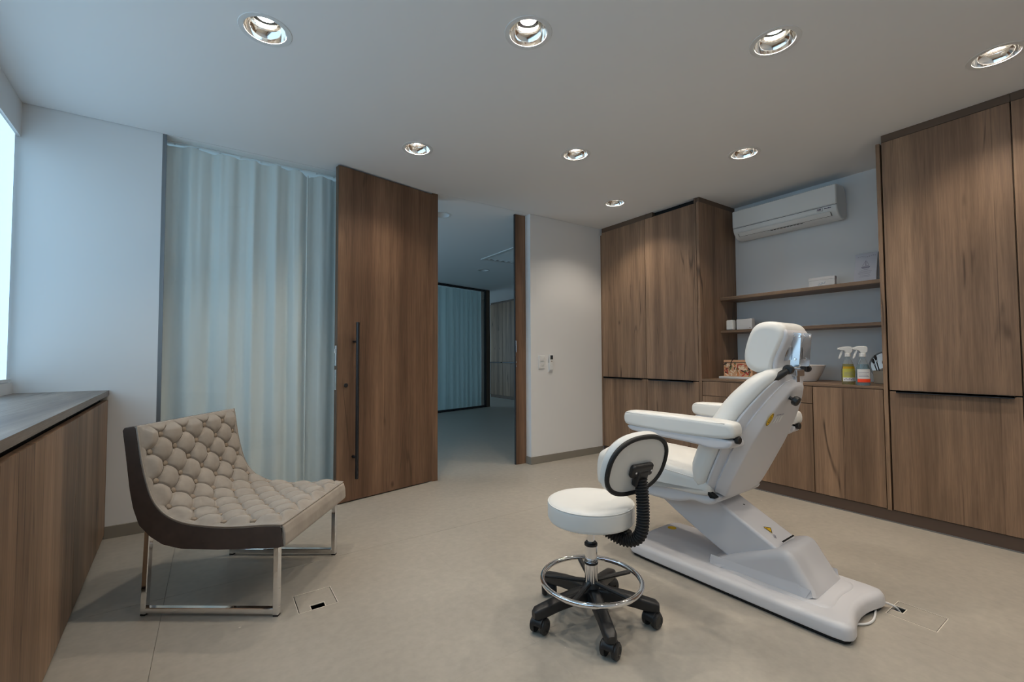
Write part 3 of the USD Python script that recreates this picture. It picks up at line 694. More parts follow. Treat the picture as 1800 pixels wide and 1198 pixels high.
# ------------------------------------------------------------------ tufted chair (x forward, y across)
def spline(P, n):
    from scipy.interpolate import PchipInterpolator, CubicSpline
    P = np.array(P, float); d = np.r_[0, np.cumsum(np.linalg.norm(np.diff(P, axis=0), axis=1))]
    q = CubicSpline(d, P)(np.linspace(0, d[-1], 400)); d = np.r_[0, np.cumsum(np.linalg.norm(np.diff(q, axis=0), axis=1))]
    t = np.linspace(0, d[-1], n); return np.stack([np.interp(t, d, q[:, k]) for k in (0, 1)], 1), t


ch = thing('tufted_chair', 'low armless taupe button-tufted lounge chair on chrome sled legs', 'chair', (0.170, 2.540, 0), -35.0)
HW = 0.318
seat_curve = [(0.318, 0.388), (0.22, 0.386), (0.10, 0.379), (-0.01, 0.384), (-0.10, 0.397), (-0.175, 0.430), (-0.228, 0.487), (-0.256, 0.555), (-0.277, 0.632), (-0.296, 0.735), (-0.307, 0.800)]
C, sarc = spline(seat_curve, 250)
T = np.gradient(C, axis=0); T /= np.linalg.norm(T, axis=1, keepdims=True); N = np.stack([T[:, 1], -T[:, 0]], 1)      # upward / forward
L = sarc[-1]
VB, SB = 0.137, 0.129
s_top = L - 0.055                              # first row of buttons below the top edge


def lattice(s, v):
    return (v + 0.214) / VB + (s_top - s) / SB, (v + 0.214) / VB - (s_top - s) / SB


nv = 161
vv = np.linspace(-HW, HW, nv); SS, VV = np.meshgrid(sarc, vv, indexing='ij')
P_, Q_ = lattice(SS, VV)
fp, fq = P_ - np.floor(P_), Q_ - np.floor(Q_)
pil = (np.sin(np.pi * fp) * np.sin(np.pi * fq)); pil = np.sign(pil) * np.abs(pil) ** 0.45
dp, dq = np.minimum(fp, 1 - fp), np.minimum(fq, 1 - fq)
dist = np.hypot((dp + dq) / 2 * VB, (dp - dq) / 2 * SB)
crease = np.minimum(dp, dq)
h = 0.015 * pil - 0.006 * np.exp(-(crease / 0.028) ** 2) - 0.018 * np.exp(-(dist / 0.020) ** 2) + 0.004
edge = np.clip(np.minimum.reduce([(VV + HW), (HW - VV), SS, (L - SS)]) / 0.045, 0, 1)
es = edge * edge * (3 - 2 * edge)
h = h * es + 0.010 * np.sqrt(np.clip(edge, 0, 1)) + 0.003 * (meshkit.fbm(np.stack([SS * 22, VV * 22, SS * 0], -1), 3, 4) - 0.5) * es
h[:, 0] = h[:, -1] = 0; h[0, :] = h[-1, :] = 0
TOP = np.stack([C[:, None, 0] + N[:, None, 0] * h, VV, C[:, None, 1] + N[:, None, 1] * h], -1)
# close the cushion with a thin underside
UND = np.stack([C[:, None, 0] - N[:, None, 0] * 0.012 + 0 * VV, VV, C[:, None, 1] - N[:, None, 1] * 0.012 + 0 * VV], -1)
ns = len(sarc); idx = np.arange(ns * nv).reshape(ns, nv); nn_ = ns * nv
q1 = np.stack([idx[:-1, :-1], idx[:-1, 1:], idx[1:, 1:], idx[1:, :-1]], -1).reshape(-1, 4)
def sstrip(e): return np.stack([e[:-1], e[1:], e[1:] + nn_, e[:-1] + nn_], 1)
Fq = np.vstack([q1[:, ::-1], q1 + nn_, sstrip(idx[0]), sstrip(idx[-1][::-1]), sstrip(idx[:, 0][::-1]), sstrip(idx[:, -1])])
cush = trimesh.Trimesh(np.vstack([TOP.reshape(-1, 3), UND.reshape(-1, 3)]), np.vstack([Fq[:, [0, 1, 2]], Fq[:, [0, 2, 3]]]), process=False)
if cush.volume < 0: cush.invert()
cu = obj('tufted_cushion', cush, 'velvet', ch, smooth=50)
# upholstery buttons
pts = []
for a in range(-20, 21):
    for b in range(-20, 21):
        v = (a + b) / 2 * VB - 0.214; s = s_top - (a - b) / 2 * SB
        if abs(v) < HW - 0.022 and 0.035 < s < L - 0.02: pts.append((s, v))
for s, v in sorted(pts):
    i = np.argmin(abs(sarc - s)); n3 = np.array([N[i, 0], 0, N[i, 1]])
    o = np.array([C[i, 0], v, C[i, 1]]) + n3 * (0.0030)
    b = lathe([(0, -0.004), (0.009, -0.003), (0.0125, 0.002), (0.0115, 0.0075), (0.007, 0.0105), (0, 0.0115)], 14)
    b.apply_transform(trimesh.geometry.align_vectors([0, 0, 1], n3)); b.apply_translation(o)
    obj('button', b, 'button_cloth', cu)
# side panels and back, one shell
outer = [(0.318, 0.372), (0.330, 0.300), (0.300, 0.292), (0.05, 0.284), (-0.110, 0.288), (-0.185, 0.305), (-0.240, 0.338), (-0.288, 0.385), (-0.315, 0.455), (-0.332, 0.534), (-0.352, 0.677), (-0.368, 0.780)]
inn = C - N * 0.006
ring = np.vstack([np.array(outer)[1:], [(-0.360, 0.792)], inn[::-1][::4]])
obj('shell', rext(resample(ring, 150), HW + 0.002, 0.004, 'y', 3), 'velvet_dark', ch, smooth=40, label='dark brown upholstered side and back shell')
fp_ = np.array([(0.319, 0.386), (0.328, 0.380), (0.336, 0.350), (0.338, 0.310), (0.334, 0.298), (0.322, 0.300), (0.320, 0.34)])
obj('front_band', rext(resample(fp_, 40), HW + 0.001, 0.006, 'y', 4), 'velvet', ch, smooth=40)
for sgn in (-1, 1):
    pp = np.array([[C[i, 0] + N[i, 0] * 0.001, sgn * (HW + 0.001), C[i, 1] + N[i, 1] * 0.001] for i in range(0, ns, 3)])
    obj('piping', tube(pp, 0.0032, 6), 'velvet', ch, smooth=True)
ppf = np.array([[0.3205, y, 0.3885] for y in np.linspace(-HW, HW, 12)]); obj('piping', tube(ppf, 0.0032, 6), 'velvet', ch, smooth=True)
# chrome sled frames
def bar(p0, p1, w=0.024, d=0.024):
    p0, p1 = np.array(p0, float), np.array(p1, float); t = p1 - p0; L_ = np.linalg.norm(t); t /= L_
    yy = np.array([0, 1.0, 0]) if abs(t[1]) < 0.9 else np.array([1.0, 0, 0])
    zz = np.cross(t, yy); zz /= np.linalg.norm(zz); yy = np.cross(zz, t)
    m = cb(0, L_, -w / 2, w / 2, -d / 2, d / 2, 0.0025); Mx = np.eye(4); Mx[:3, 0], Mx[:3, 1], Mx[:3, 2], Mx[:3, 3] = t, yy, zz, p0
    m.apply_transform(Mx); return m
for sgn in (-1, 1):
    y = sgn * 0.288
    obj('leg', bar((0.286, y, 0.006), (0.286, y, 0.296)), 'chrome', ch, smooth=False)
    obj('leg', bar((-0.280, y, 0.006), (-0.268, y, 0.362)), 'chrome', ch, smooth=False)
    obj('runner', bar((-0.270, y, 0.022), (0.276, y, 0.022)), 'chrome', ch, smooth=False)
    for x in (-0.280, 0.286): obj('foot_pad', cb(x - 0.011, x + 0.011, y - 0.011, y + 0.011, 0.0, 0.007, 0.001), 'black_rubber', ch, smooth=False)
obj('cross_bar', bar((-0.262, -0.278, 0.335), (-0.262, 0.278, 0.335), 0.02, 0.02), 'chrome', ch, smooth=False)

# ------------------------------------------------------------------ stool
st = thing('rolling_stool', 'white round rolling stool with backrest, chrome foot ring and black star base', 'stool', (1.320, 1.374, 0))
A0 = -0.813
hub = lathe([(0, 0.075), (0.036, 0.075), (0.044, 0.085), (0.044, 0.120), (0.036, 0.132), (0.030, 0.150), (0, 0.150)], 28)
obj('hub', hub, 'black_plastic', st)
for k in range(5):
    a = A0 + k * 2 * math.pi / 5; R3 = [(math.degrees(a), [0, 0, 1])]
    secs = []
    for x, zc, w, hh in ((0.02, 0.104, 0.028, 0.030), (0.08, 0.106, 0.026, 0.027), (0.16, 0.096, 0.024, 0.025), (0.225, 0.083, 0.024, 0.024), (0.256, 0.078, 0.023, 0.022), (0.269, 0.076, 0.014, 0.013)):
        tt = np.linspace(0, 2 * np.pi, 20, endpoint=False)
        yy = np.sign(np.cos(tt)) * np.abs(np.cos(tt)) ** 0.55 * w; zz = np.sign(np.sin(tt)) * np.abs(np.sin(tt)) ** 0.55 * hh
        secs.append(np.stack([np.full(20, x), yy, zc + zz], 1))
    obj('leg', moved(loft(secs), rot=R3), 'black_plastic', st, smooth=40)
    ca_ = a + [0.9, -2.2, 2.4, 0.6, -0.7][k]
    cx, cy = 0.243 * math.cos(a), 0.243 * math.sin(a)
    R4 = [(math.degrees(ca_), [0, 0, 1])]
    cs = obj('caster', moved(cat([rcyl(0.008, 0.045, 0.075, n=14), rext(smooth_closed([(-0.034, 0.030), (-0.030, 0.054), (-0.006, 0.066), (0.018, 0.062), (0.028, 0.046), (0.028, 0.034), (0.0, 0.040), (-0.025, 0.026)], 40, 2), 0.022, 0.004, 'y', 3)]), (cx, cy, 0), R4), 'black_plastic', st, smooth=40)
    for sg in (-1, 1):
        w_ = lathe([(0.003, -0.010), (0.025, -0.010), (0.0295, -0.007), (0.030, 0.007), (0.025, 0.012), (0.017, 0.0125), (0.015, 0.010), (0, 0.010)], 24)
        w_ = moved(w_, (-0.004, sg * 0.021, 0.0301), [(-90 * sg, [1, 0, 0])])
        obj('wheel', moved(w_, (cx, cy, 0), R4), 'black_plastic', cs, smooth=40)
col = obj('column', lathe([(0, 0.148), (0.0265, 0.148), (0.0265, 0.235), (0, 0.235)], 28), 'chrome', st)
obj('column_sleeve', lathe([(0, 0.232), (0.0255, 0.232), (0.0255, 0.303), (0.024, 0.305), (0, 0.305)], 28), 'chrome', st)
obj('collar', lathe([(0, 0.226), (0.0285, 0.226), (0.0295, 0.230), (0.0285, 0.2345), (0, 0.2345)], 28), 'black_metal', st)
obj('collar', lathe([(0, 0.300), (0.0272, 0.300), (0.0272, 0.308), (0.022, 0.314), (0, 0.314)], 28), 'black_plastic', st)
obj('gas_piston', rcyl(0.0145, 0.31, 0.402, n=20), 'chrome', st)
obj('foot_ring', tube([(0.203 * math.cos(t), 0.203 * math.sin(t), 0.160) for t in np.linspace(0, 2 * np.pi, 72, endpoint=False)], 0.0105, 12, closed=True), 'chrome', st, smooth=True)
for k in range(5):
    a = A0 + 0.62 + k * 2 * math.pi / 5
    obj('ring_spoke', moved(cb(0.025, 0.196, -0.010, 0.010, 0.146, 0.160, 0.004), rot=[(math.degrees(a), [0, 0, 1])]), 'black_plastic', st, smooth=False)
seat = lathe([(0, 0.404), (0.155, 0.404), (0.172, 0.408), (0.1785, 0.420), (0.179, 0.470), (0.1755, 0.480), (0.166, 0.4875), (0.14, 0.490), (0.08, 0.488), (0, 0.486)], 64)
sc = obj('seat', seat, 'leather_white', st, smooth=40)
obj('seam', tube([(0.1765 * math.cos(t), 0.1765 * math.sin(t), 0.4795) for t in np.linspace(0, 2 * np.pi, 72, endpoint=False)], 0.0022, 6, closed=True), 'leather_white', sc, smooth=True)
obj('seat_plate', rb(-0.07, 0.07, -0.09, 0.07, 0.388, 0.405, 0.006), 'black_plastic', st)
obj('height_lever', cat([tube([(0.02, -0.05, 0.394), (0.05, -0.12, 0.388)], 0.006, 8), rb(0.035, 0.075, -0.16, -0.115, 0.378, 0.396, 0.008)]), 'black_plastic', st)
# backrest: a reclining oval pad with a black rim
BC = np.array([1.372 - 1.320, 1.165 - 1.374, 0.662]); ph, tau = -0.043, 0.327
bd = np.array([math.cos(ph), math.sin(ph), 0]); bn = np.array([-math.sin(ph), math.cos(ph), 0])
bu = math.cos(tau) * np.array([0, 0, 1]) - math.sin(tau) * bn; bf = math.cos(tau) * bn + math.sin(tau) * np.array([0, 0, 1])
def bring(a, b, off, n=64, e=2 / 2.4):
    t = np.linspace(0, 2 * np.pi, n, endpoint=False); c_, s_ = np.cos(t), np.sin(t)
    return BC + (a * np.sign(c_) * np.abs(c_) ** e)[:, None] * bd + (b * np.sign(s_) * np.abs(s_) ** e)[:, None] * bu + off * bf
ba, bb_ = 0.162, 0.129
bk = obj('backrest_pad', loft([bring(ba - 0.006, bb_ - 0.006, 0.0), bring(ba - 0.004, bb_ - 0.004, 0.008), bring(ba, bb_, 0.014), bring(ba + 0.001, bb_ + 0.001, 0.030), bring(ba - 0.010, bb_ - 0.010, 0.044), bring(ba - 0.05, bb_ - 0.05, 0.053), bring(0.02, 0.015, 0.055)]), 'leather_white', st, smooth=40)
obj('rim', tube(bring(ba - 0.008, bb_ - 0.008, 0.001), 0.0095, 10, closed=True), 'black_rubber', bk, smooth=True)
pc = BC + 0.012 * bd - 0.014 * bu
def bbox_(c, du, dv, dw, r, q=12):
    s = m3.Manifold.sphere(1, 14); sp = []
    for i in (-1, 1):
        for j in (-1, 1):
            for k in (-1, 1): sp.append(m3.Manifold.sphere(r, 14).translate(tuple(c + bd * i * (du - r) + bu * j * (dv - r) + bf * k * (dw - r))))
    return man(m3.Manifold.batch_hull(sp))
br = obj('backrest_bracket', cat([bbox_(pc - 0.012 * bf, 0.058, 0.0270, 0.013, 0.0125), bbox_(pc - 0.016 * bf - 0.03 * bu, 0.030, 0.036, 0.015, 0.010)]), 'black_plastic', st, smooth=40)
for i in (-1, 1):
    sc_ = lathe([(0, 0), (0.0045, 0), (0.0045, 0.0015), (0, 0.002)], 12); sc_.apply_transform(trimesh.geometry.align_vectors([0, 0, 1], -bf)); sc_.apply_translation(pc - 0.0252 * bf + bd * i * 0.042)
    obj('screw', sc_, 'brushed_steel', br)
p0 = pc - 0.020 * bf - 0.035 * bu
path = np.array([p0, p0 + [0.002, -0.004, -0.05], [p0[0] + 0.003, p0[1] - 0.006, 0.50], [p0[0] + 0.002, p0[1] - 0.004, 0.435], [p0[0] - 0.004, p0[1] + 0.012, 0.385], [p0[0] - 0.022, p0[1] + 0.052, 0.362], [p0[0] - 0.045, p0[1] + 0.095, 0.372], [0.0, -0.055, 0.392]])
dense = tube(path, 0.02, 4, smooth=241)
from scipy.interpolate import CubicSpline as _CS
d_ = np.r_[0, np.cumsum(np.linalg.norm(np.diff(path, axis=0), axis=1))]; pl = _CS(d_, path)(np.linspace(0, d_[-1], 290))
rr = 0.0225 + 0.0034 * np.sin(np.linspace(0, 2 * np.pi * 36, 290)); rr[-30:] *= np.linspace(1, 0.75, 30)
obj('corrugated_stem', tube(pl, rr, 16), 'black_rubber', st, smooth=True, label='ribbed black stem that carries the backrest')

# ------------------------------------------------------------------ treatment chair (x across, y forward)
tc = thing('treatment_chair', 'white reclining treatment chair with armrests and headrest on a tilted pedestal', 'treatment chair', (2.175, 1.200, 0), 3.0)
# floor plate with a notched rear end
half = [(0.0, 0.535), (0.15, 0.535), (0.205, 0.525), (0.235, 0.49), (0.240, 0.40), (0.240, -0.30), (0.238, -0.44), (0.230, -0.482), (0.208, -0.500), (0.180, -0.502), (0.150, -0.496), (0.110, -0.484), (0.06, -0.474), (0.0, -0.470)]
outl = np.array(half + [(-x, y) for x, y in half[::-1][1:-1]])
outl = resample(outl, 170)
def plate(z, d): return np.column_stack([inset(outl, d), np.full(len(outl), z)])
obj('base_skirt', loft([plate(0.0, 0.016), plate(0.016, 0.012)]), 'black_rubber', tc, smooth=False, label='black rubber skirt under the base plate')
obj('base_plate', loft([plate(0.016, 0.008), plate(0.018, 0.003), plate(0.024, 0.0), plate(0.052, 0.002), plate(0.062, 0.007), plate(0.069, 0.013), plate(0.073, 0.021), plate(0.0755, 0.032)]), 'plastic_white', tc, smooth=35)
rid = np.array([(-0.150, -0.16), (-0.150, -0.335), (-0.120, -0.375), (0.0, -0.362), (0.14, -0.375), (0.185, -0.335), (0.185, -0.16)])
pad_ = [np.column_stack([inset(smooth_closed([(-0.165, 0.10), (-0.165, -0.375), (-0.13, -0.415), (0.0, -0.395), (0.13, -0.415), (0.19, -0.375), (0.19, 0.10)], 90, 2), d), np.full(90, z)]) for z, d in ((0.070, -0.006), (0.0765, 0.0), (0.0805, 0.008), (0.082, 0.018))]
obj('raised_plinth', loft(pad_), 'plastic_white', tc, smooth=35)
# rear housing and the inclined lifting arm
HX = 0.022
def flare(W, A, B): return W * (1 + 0.13 * np.clip((0.115 - B) / 0.04, 0, 1) ** 2) + HX, A, B
hsp = [(0.135, 0.072), (0.075, 0.098), (-0.050, 0.165), (-0.150, 0.206), (-0.212, 0.236), (-0.240, 0.238), (-0.262, 0.226), (-0.300, 0.165), (-0.344, 0.100), (-0.358, 0.072)]
obj('rear_housing', rext(smooth_closed(hsp, 110, 2), 0.152, 0.036, 'x', 8, warp=flare), 'plastic_white', tc, smooth=35)
arm_prof = np.array([(-0.205, 0.215), (-0.150, 0.110), (-0.03, 0.088), (0.06, 0.118), (0.405, 0.300), (0.440, 0.345), (0.420, 0.405), (0.30, 0.445), (0.18, 0.425), (0.04, 0.345), (-0.165, 0.238)])
obj('lifting_arm', rext(resample(smooth_closed(arm_prof, 100, 1), 100), 0.106, 0.014, 'x', 5, warp=lambda W, A, B: (W + HX, A, B)), 'plastic_white', tc, smooth=35)
obj('service_slot', moved(cb(-0.055, 0.062, -0.0035, 0.0035, -0.0015, 0.0015, 0.0005), (0.015, -0.197, 0.2455), [(8, [1, 0, 0])]), 'black_gap', tc, smooth=False)
def arm_top(x, y):      # a point on the arm's sloping top face
    return (x, y, 0.238 + (y + 0.165) * (0.345 - 0.238) / 0.205)
sa = math.degrees(math.atan2(0.107, 0.205))
tri = trimesh.creation.extrude_polygon(Polygon([(-0.020, -0.017), (0.020, -0.017), (0.0, 0.020)]), 0.001, engine='earcut')
wl = obj('warning_label', moved(tri, np.array(arm_top(0.005, -0.115)) + [0, 0, 0.0035], [(35, [0, 0, 1]), (sa, [1, 0, 0])]), 'sticker_yellow', tc, smooth=False, label='yellow warning triangle on the lifting arm')
obj('warning_border', moved(cat([trimesh.creation.extrude_polygon(Polygon([(-0.020, -0.017), (0.020, -0.017), (0.0, 0.020)]).difference(Polygon([(-0.016, -0.0145), (0.016, -0.0145), (0.0, 0.0155)])), 0.0004, engine='earcut'), bx(-0.0012, 0.0012, -0.004, 0.009, 0, 0.0004), bx(-0.0012, 0.0012, -0.009, -0.0065, 0, 0.0004)]), np.array(arm_top(0.005, -0.115)) + [0, 0, 0.0047], [(35, [0, 0, 1]), (sa, [1, 0, 0])]), 'sticker_black', wl, smooth=False)
obj('label_text', moved(cat([bx(-0.012, 0.012, -0.004 * k, -0.004 * k + 0.002, 0, 0.0005) for k in range(3)]), np.array(arm_top(-0.012, -0.15)) + [0, 0, 0.0035], [(35, [0, 0, 1]), (sa, [1, 0, 0])]), 'ink_grey', wl, smooth=False)
obj('round_sticker', moved(lathe([(0, 0), (0.024, 0), (0.024, 0.0012), (0, 0.0012)], 24), (0.105, 0.462, 0.0752)), 'sticker_yellow', tc, label='round yellow sticker on the base plate')
obj('cover_screw', moved(rcyl(0.004, 0, 0.002, 0.0005, 12), arm_top(0.06, 0.02), [(sa, [1, 0, 0])]), 'black_plastic', tc)
# seat
obj('seat_pan', rext(smooth_closed([(-0.01, 0.415), (0.055, 0.372), (0.135, 0.385), (0.20, 0.356), (0.28, 0.345), (0.60, 0.345), (0.64, 0.37), (0.64, 0.425), (0.30, 0.430), (0.05, 0.435)], 80, 2), 0.225, 0.02, 'x', 4), 'plastic_white', tc, smooth=35)
def crown(hw, amp, z_from): 
    def w(W, A, B):
        k = np.clip(1 - (W / hw) ** 2, 0, 1) ** 0.7
        return W, A, B + amp * k * np.clip((B - z_from) / 0.03, 0, 1)
    return w
obj('seat_cushion', rext(smooth_closed([(0.04, 0.418), (0.30, 0.415), (0.60, 0.395), (0.66, 0.350), (0.715, 0.33), (0.735, 0.36), (0.735, 0.46), (0.715, 0.515), (0.66, 0.533), (0.45, 0.528), (0.25, 0.520), (0.045, 0.505), (0.030, 0.46)], 110, 2), 0.250, 0.028, 'x', 6, warp=crown(0.25, 0.040, 0.47), mid=9), 'leather_white', tc, smooth=35)
obj('seat_seam', tube([(-0.2515, y, z) for y, z in ((0.06, 0.500), (0.25, 0.513), (0.45, 0.521), (0.64, 0.527))], 0.0022, 6), 'leather_white', tc, smooth=True)
# backrest: shell and pad are built in the tilted back plane (x across, t up the back, n out to the front)
BO = np.array([0.0, 0.005, 0.405]); bt = np.array([0, -0.448, 0.894]); bnn = np.array([0, 0.894, 0.448])
def back_pt(x, t, n): return BO + np.outer(np.atleast_1d(t), bt) + np.outer(np.atleast_1d(n), bnn) + np.outer(np.atleast_1d(x), [1, 0, 0])
def back_ring(wb, wm, wt, t0, t1, n, k=1.0, num=96, bulge=None):
    """Outline: wb half width at the foot, wm up to the middle, wt at the head."""
    side = [(wb - 0.035, t0), (wb, t0 + 0.045), (wm, t0 + 0.20), (wm, t0 + (t1 - t0) * 0.52), (wm + (wt - wm) * 0.42, t0 + (t1 - t0) * 0.76), (wt, t1 - 0.05), (wt - 0.05, t1)]
    pts_ = side + [(-x, t) for x, t in side[::-1]]
    q = smooth_closed(pts_, num, 2); kk = np.argmin(np.abs(q[:, 0]) + (q[:, 1] - t0) * 10); q = np.roll(q, -kk, 0)
    nv_ = np.full(num, n) if bulge is None else bulge(q[:, 0], q[:, 1])
    return back_pt(q[:, 0], q[:, 1], nv_)
def bd_n(t): return np.interp(t, [0.0, 0.08, 0.30, 0.43, 0.56, 0.66], [0.072, 0.076, 0.086, 0.078, 0.058, 0.040])      # where pad meets shell
def seam_n(d): return lambda x, t: bd_n(t) * d
obj('back_shell', loft([back_ring(0.176, 0.182, 0.090, 0.014, 0.604, -0.004, bulge=lambda x, t: 0 * t - 0.004), back_ring(0.188, 0.194, 0.102, 0.0, 0.616, 0.004),
    back_ring(0.206, 0.214, 0.122, 0.003, 0.624, 0, bulge=seam_n(0.40)), back_ring(0.217, 0.226, 0.136, 0.004, 0.630, 0, bulge=seam_n(0.52)), back_ring(0.214, 0.222, 0.134, 0.005, 0.630, 0, bulge=seam_n(0.60)), back_ring(0.219, 0.227, 0.140, 0.005, 0.632, 0, bulge=seam_n(0.66)),
    back_ring(0.237, 0.246, 0.160, 0.006, 0.640, 0, bulge=seam_n(0.78)), back_ring(0.246, 0.255, 0.172, 0.008, 0.645, 0, bulge=seam_n(0.90)), back_ring(0.247, 0.256, 0.174, 0.010, 0.645, 0, bulge=seam_n(1.0)), back_ring(0.20, 0.21, 0.13, 0.03, 0.62, 0, bulge=seam_n(1.05))]), 'plastic_white', tc, smooth=28)
def pad_n(d, f):        # d: rim height above the seam, f: share of the full thickness
    def g(x, t):
        th_ = np.interp(t, [0.0, 0.03, 0.10, 0.20, 0.36, 0.48, 0.58, 0.66], [0.05, 0.075, 0.100, 0.105, 0.098, 0.092, 0.078, 0.05]); cr = 0.030 * np.clip(1 - (x / 0.27) ** 2, 0, 1)
        return bd_n(t) + th_ * f + cr * d
    return g
obj('back_pad', loft([back_ring(0.235, 0.245, 0.168, 0.012, 0.645, 0, bulge=pad_n(0, 0.0)), back_ring(0.256, 0.266, 0.186, 0.004, 0.655, 0, bulge=pad_n(0, 0.10)), back_ring(0.266, 0.276, 0.196, -0.002, 0.664, 0, bulge=pad_n(0, 0.40)), back_ring(0.262, 0.272, 0.193, 0.002, 0.664, 0, bulge=pad_n(0.1, 0.72)),
    back_ring(0.245, 0.255, 0.178, 0.018, 0.650, 0, bulge=pad_n(0.4, 0.92)), back_ring(0.21, 0.22, 0.145, 0.05, 0.62, 0, bulge=pad_n(0.8, 1.0)), back_ring(0.13, 0.14, 0.09, 0.12, 0.56, 0, bulge=pad_n(1, 1.0)), back_ring(0.06, 0.065, 0.058, 0.20, 0.50, 0, bulge=pad_n(1, 1.0))]), 'leather_white', tc, smooth=40)
def on_back(x, t): return back_pt(x, t, -0.0045)[0]
RB = np.stack([[1, 0, 0], bt, -bnn], 1); RB4 = np.eye(4); RB4[:3, :3] = np.stack([[-1, 0, 0], bt, -bnn], 1)
def put_back(m, x, t, lift=0.0):
    m = m.copy(); m.apply_transform(RB4); m.apply_translation(back_pt(x, t, -0.0045 - lift)[0]); return m
ov = lathe([(0, 0), (0.024, 0), (0.024, 0.001), (0, 0.001)], 28); ov.apply_scale([0.85, 1.35, 1])
stk = obj('oval_sticker', put_back(ov, -0.143, 0.447), 'sticker_yellow', tc, label='oval yellow sticker on the back shell')
obj('sticker_print', put_back(cat([trimesh.creation.extrude_polygon(Point(0, 0).buffer(0.0225).difference(Point(0, 0).buffer(0.0205)), 0.0004, engine='earcut').apply_scale([0.85, 1.35, 1]), bx(-0.008, 0.008, 0.009, 0.0115, 0, 0.0004), bx(-0.006, 0.006, 0.003, 0.005, 0, 0.0004), bx(-0.007, -0.004, -0.012, 0, 0, 0.0004), bx(0.004, 0.007, -0.012, 0, 0, 0.0004), bx(-0.007, 0.007, -0.016, -0.013, 0, 0.0004)]), -0.143, 0.447, 0.001), 'sticker_black', stk, smooth=False)
for k in range(3):
    obj('small_label', put_back(bx(-0.010, 0.010, -0.017, 0.017, 0, 0.0008), -0.083 + k * 0.027, 0.440), 'sticker_white', tc, smooth=False, label='small white label beside the yellow sticker')
    obj('label_text', put_back(bx(-0.010, 0.010, 0.024, 0.027, 0, 0.0006), -0.083 + k * 0.027, 0.440), 'ink_grey', tc, smooth=False)
kn = cat([cyl((0, 0, 0), (0, 0, 0.022), 0.008, 14), moved(lathe([(0, 0), (0.018, 0), (0.0215, 0.004), (0.0215, 0.020), (0.018, 0.024), (0, 0.0245)], 10), (0, 0, 0.016))])
obj('clamp_knob', put_back(kn, -0.055, 0.553), 'black_plastic', tc, smooth=False, label='black clamp knob on the back shell')
obj('front_sticker', moved(lathe([(0, 0), (0.022, 0), (0.022, 0.0015), (0, 0.0015)], 24), back_pt(-0.10, 0.455, 0.1975)[0], [(63.4 - 90 + 90, [1, 0, 0])]) if False else moved(lathe([(0, 0), (0.024, 0), (0.024, 0.0015), (0, 0.0015)], 24), back_pt(0.02, 0.38, 0.2145)[0], [(-63.4, [1, 0, 0])]), 'sticker_yellow', tc, label='yellow sticker on the front of the back pad')
# headrest
hp = [(-0.170, 1.004), (-0.130, 1.008), (-0.098, 1.026), (-0.083, 1.058), (-0.083, 1.100), (-0.094, 1.145), (-0.110, 1.190), (-0.128, 1.222), (-0.156, 1.238), (-0.195, 1.241), (-0.236, 1.232), (-0.260, 1.210), (-0.264, 1.180), (-0.244, 1.130), (-0.216, 1.070), (-0.206, 1.030), (-0.200, 1.006)]
hr = obj('headrest', rext(smooth_closed(hp, 80, 2), 0.134, 0.038, 'x', 9, center=(-0.172, 1.120, 0.125), warp=lambda W, A, B: (W, A + 0.012 * np.clip(1 - (W / 0.13) ** 2, 0, 1) * np.clip((A + 0.215) / 0.11, 0, 1), B), mid=7), 'leather_white', tc, smooth=40)
bp_ = [(-0.236, 1.218), (-0.262, 1.200), (-0.272, 1.180), (-0.262, 1.145), (-0.222, 1.060), (-0.222, 1.020), (-0.205, 1.018), (-0.196, 1.062), (-0.236, 1.150)]
obj('headrest_back', rext(smooth_closed(bp_, 60, 2), 0.120, 0.014, 'x', 5), 'plastic_white', tc, smooth=40)
def plate_x(poly, x, t):
    m = trimesh.creation.extrude_polygon(Polygon(poly).buffer(0.003, quad_segs=3), t, engine='earcut'); Mx = np.eye(4); Mx[:3, :3] = np.array([[0, 0, 1], [1, 0, 0], [0, 1, 0]], float)
    m.apply_transform(Mx); m.apply_translation([x, 0, 0]); return m
for x, o in ((-0.052, 0.0), (0.062, 0.002)):
    mb = obj('hinge_plate', cat([plate_x([(-0.266, 1.186), (-0.296, 1.180), (-0.284, 1.040), (-0.254, 1.034)], x, 0.003), plate_x([(-0.240, 1.120), (-0.262, 1.120), (-0.258, 1.070), (-0.228, 1.065)], x, 0.012)]), 'brushed_steel', tc, smooth=False, label='steel headrest hinge plate')
    for y, z in ((-0.270, 1.172), (-0.293, 1.170), (-0.272, 1.070)):
        obj('bolt', moved(rcyl(0.0055, 0, 0.005, 0.0015, 10), (x + 0.0005, y, z), [(-90, [0, 1, 0])]), 'chrome', mb)
    obj('gas_strut', tube([(x - 0.006, -0.262, 1.166), (x - 0.006, -0.236, 1.082)], 0.0035, 8), 'chrome', mb)
obj('hinge_axle', cyl((-0.085, -0.258, 1.024), (0.105, -0.258, 1.024), 0.006, 14), 'chrome', tc)
obj('hinge_block', rb(-0.035, 0.050, -0.272, -0.222, 0.992, 1.022, 0.004), 'brushed_steel', tc)
obj('clamp_lever', cat([moved(rcyl(0.021, -0.012, 0.012, 0.003, 20), (-0.104, -0.264, 1.024), [(90, [0, 1, 0])]), tube([(-0.112, -0.262, 1.020), (-0.135, -0.232, 0.992), (-0.150, -0.212, 0.974)], [0.014, 0.016, 0.012], 12)]), 'black_plastic', tc, smooth=40, label='black clamp lever at the headrest')
